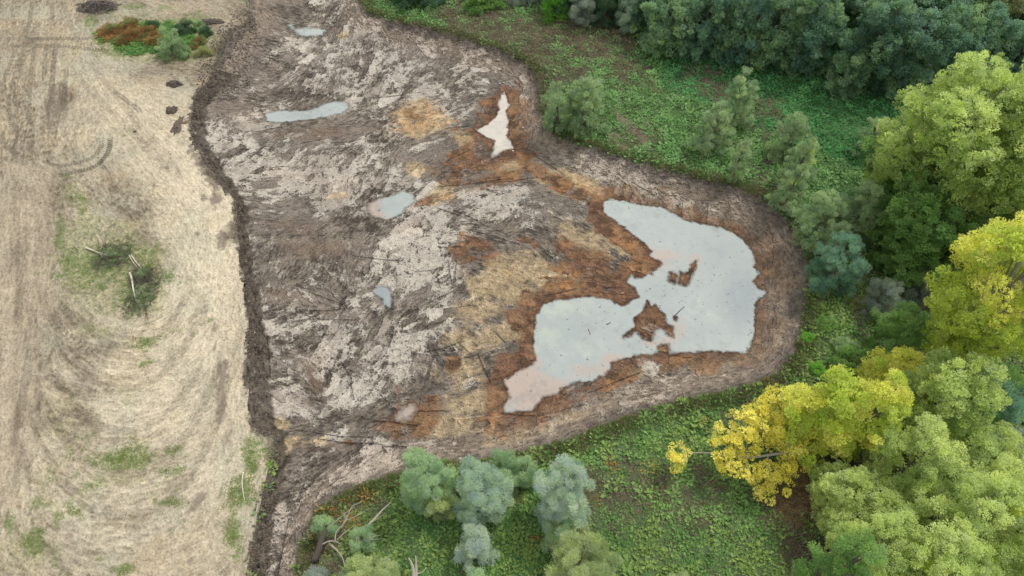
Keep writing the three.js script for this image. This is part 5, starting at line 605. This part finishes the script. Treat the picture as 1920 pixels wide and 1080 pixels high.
stick([[160, 463, .15], [172, 468, .2], [184, 473, .3], [192, 475, .4]], 0.1, 'pale bare branch sticking out of the upper brush pile', paleWood, 'stick', undefined, [[[186, 474, .35], [192, 479, .3], [201, 482, .3]], [[188, 474, .4], [196, 476, .5], [202, 480, .4]]]);
stick([[246, 478, .2], [254, 490, .2], [264, 502, .2], [270, 514, .15]], 0.07, 'pale branch beside the upper brush pile, outer one of two side by side'); stick([[242, 479, .2], [250, 492, .2], [260, 503, .2]], 0.06, 'pale branch beside the upper brush pile, inner one of two side by side');
stick([[244, 512, .3], [248, 526, .4], [251, 546, .4], [256, 566, .2]], 0.11, 'pale trunk lying along the lower brush pile');
stick([[456, 886, .06], [454, 905, .08], [456, 925, .06], [458, 938, .05]], 0.06, 'thin pale stick lying on the field beside the grassy strip'); stick([[484, 946, .08], [481, 960, .1], [478, 985, .06]], 0.09, 'short grey stick on the dark lip of the pit ramp', greyWood);
const PILE = (cx, cy, wx, wy, label, seed) => { reseed(seed); const q = un(cx, cy, 0), t = thing('brush_pile', label, 'brush pile', [q[0], height(q[0], q[2]), q[2]]), tw = [], list = [], m = cx > 0 ? 0.055 : 0; for (let i = 0; i < 110; i++) { const a = rr(0, 6.3), l = rr(0.6, 1.6), x = rr(-1, 1) * wx * m, z = rr(-1, 1) * wy * m * 1.2; tw.push(tube([[x, 0.15, z], [x + Math.cos(a) * l * 0.5, rr(0.2, 0.6), z + Math.sin(a) * l * 0.5], [x + Math.cos(a) * l, rr(0.1, 0.7), z + Math.sin(a) * l]], 0.03, 0.01, 4)); } const b = part('twigs', mergeGeometries(tw), darkWood, t); b.userData = { kind: 'stuff' };
  for (let i = 0; i < 230; i++) { const a = rr(0, 6.3), r = Math.pow(rnd(), 0.7) * (0.95 + 0.6 * vn(Math.cos(a) * 2 + seed, Math.sin(a) * 2)), n = rnd(); list.push([Math.cos(a) * r * wx * m, 0.1 + rr(0, 0.6) * (1.1 - r), Math.sin(a) * r * wy * m * 1.2, n]); }
  const f = new THREE.InstancedMesh(SPRAYS.fine, leafMat, list.length), o = new THREE.Object3D(), c = new THREE.Color(); list.forEach(([x, y, z, n], i) => { o.position.set(x, y, z); o.scale.setScalar(rr(0.2, 0.42)); o.rotation.set(rr(-.5, .5), rr(0, 6), rr(-.5, .5)); o.updateMatrix(); f.setMatrixAt(i, o.matrix); f.setColorAt(i, n < 0.25 ? c.setRGB(.4, .44, .28) : c.setRGB(mix(.12, .26, n), mix(.19, .36, n), mix(.09, .16, n))); }); f.name = 'foliage'; f.userData = { kind: 'stuff' }; f.castShadow = f.receiveShadow = true; t.add(f); };
PILE(212, 480, 30, 20, 'dark leafy brush pile in the weedy patch of the field, upper one', 61); PILE(266, 556, 24, 34, 'dark leafy brush pile in the weedy patch of the field, lower one', 62); PILE(268, 518, 14, 14, 'small brush pile between the upper and the lower one', 63);
// the split trunk and the bare branches at the bottom corner of the meadow
function dead(name, label, cat, branches, mat) { const o3 = branches[0][0][0], q0 = un(o3[0], o3[1], o3[2]), gy = height(q0[0], q0[2]), t = thing(name, label, cat, [q0[0], gy, q0[2]]); branches.forEach(([pts, r0, r1, nm, mt]) => part(nm ?? 'branch', tube(pts.map(([x, y, h]) => { const q = un(x, y, h); return [q[0] - q0[0], h + (h < 0.2 ? 0 : 0), q[2] - q0[2]]; }), r0, r1, 6), mt ?? mat, t)); }
dead('dead_tree', 'grey broken tree with dark split trunk and long bare branches in the meadow corner', 'dead tree', [[[[590, 1050, .2], [598, 1030, .8], [603, 1012, 1.3], [610, 995, 1.8]], .3, .18, 'trunk', darkWood], [[[604, 1030, .3], [612, 1015, 1], [618, 1008, 1.4]], .14, .06, 'limb', darkWood], [[[604, 1020, 1.2], [618, 1014, 1.4], [632, 1016, 1.2], [638, 1020, 1]], .07, .03], [[[616, 1018, 1], [630, 1030, .8], [642, 1046, .5], [646, 1062, .3]], .09, .04], [[[628, 1014, 1.3], [630, 998, 1.6], [642, 984, 1.9], [652, 972, 2.2]], .06, .03], [[[632, 1012, 1.2], [646, 998, 1.3], [664, 985, 1.4]], .04, .015], [[[612, 990, 1.6], [632, 975, 1.8], [652, 958, 1.9], [664, 950, 2]], .04, .015]], greyWood);
dead('dead_branch', 'fallen grey branch with thin forks pointing up the slope', 'branch', [[[[640, 990, .8], [652, 968, 1.2], [660, 950, 1.6], [676, 942, 1.9]], .07, .02], [[[648, 976, 1], [668, 968, 1.2], [684, 958, 1.5]], .04, .015], [[[644, 982, .9], [646, 964, 1.3], [644, 955, 1.6]], .03, .01]], greyWood);
dead('dead_branch', 'pale straight dead limb leaning over the rusty ferns', 'branch', [[[[692, 984, .5], [704, 972, .9], [718, 956, 1.4], [734, 942, 1.9]], .09, .03], [[[697, 980, .6], [712, 970, 1], [724, 962, 1.2]], .035, .012]], paleWood);
dead('dead_branch', 'pale dead limb with one fork under the wispy willow sprouts', 'branch', [[[[666, 1022, .4], [684, 1012, .7], [700, 1006, 1], [712, 1004, 1.1]], .07, .02], [[[684, 1012, .7], [702, 1012, .8], [716, 1010, .8]], .03, .01]], greyWood);
dead('tree_stump', 'tall grey snag split in two at the bottom edge', 'snag', [[[[776, 1092, .1], [775, 1070, 1.2], [770, 1052, 2.2], [766, 1046, 2.6]], .2, .04, 'prong'], [[[780, 1090, .1], [780, 1068, 1.2], [780, 1050, 2.2], [779, 1042, 2.7]], .17, .04, 'prong'], [[[782, 1076, .8], [792, 1072, 1], [800, 1064, 1.2]], .04, .015, 'twig']], paleWood);
// twigs and crumbs of bank caught in the pond
const AF = (pts, r, label) => { const P = pts.map(([x, y]) => un(x, y, WATER + 0.02)), o = P[0], t = thing('floating_twig', label, 'twig', o); part('stem', tube(P.map((p) => [p[0] - o[0], 0, p[2] - o[2]]), r, r * 0.6, 5), darkWood, t); };
AF([[1262, 596], [1270, 587], [1276, 581], [1283, 575]], 0.06, 'dark twig jutting into the pond from the small island'); AF([[1213, 562], [1217, 568], [1222, 577]], 0.07, 'dark twig at the top of the largest mud island'); AF([[1103, 617], [1105, 622], [1107, 626]], 0.04, 'short dark twig alone in the left lobe of the pond'); AF([[1137, 608], [1141, 607], [1145, 604]], 0.06, 'dark crumb of wood afloat between the left lobe and the island');
renderer.render(scene, camera);
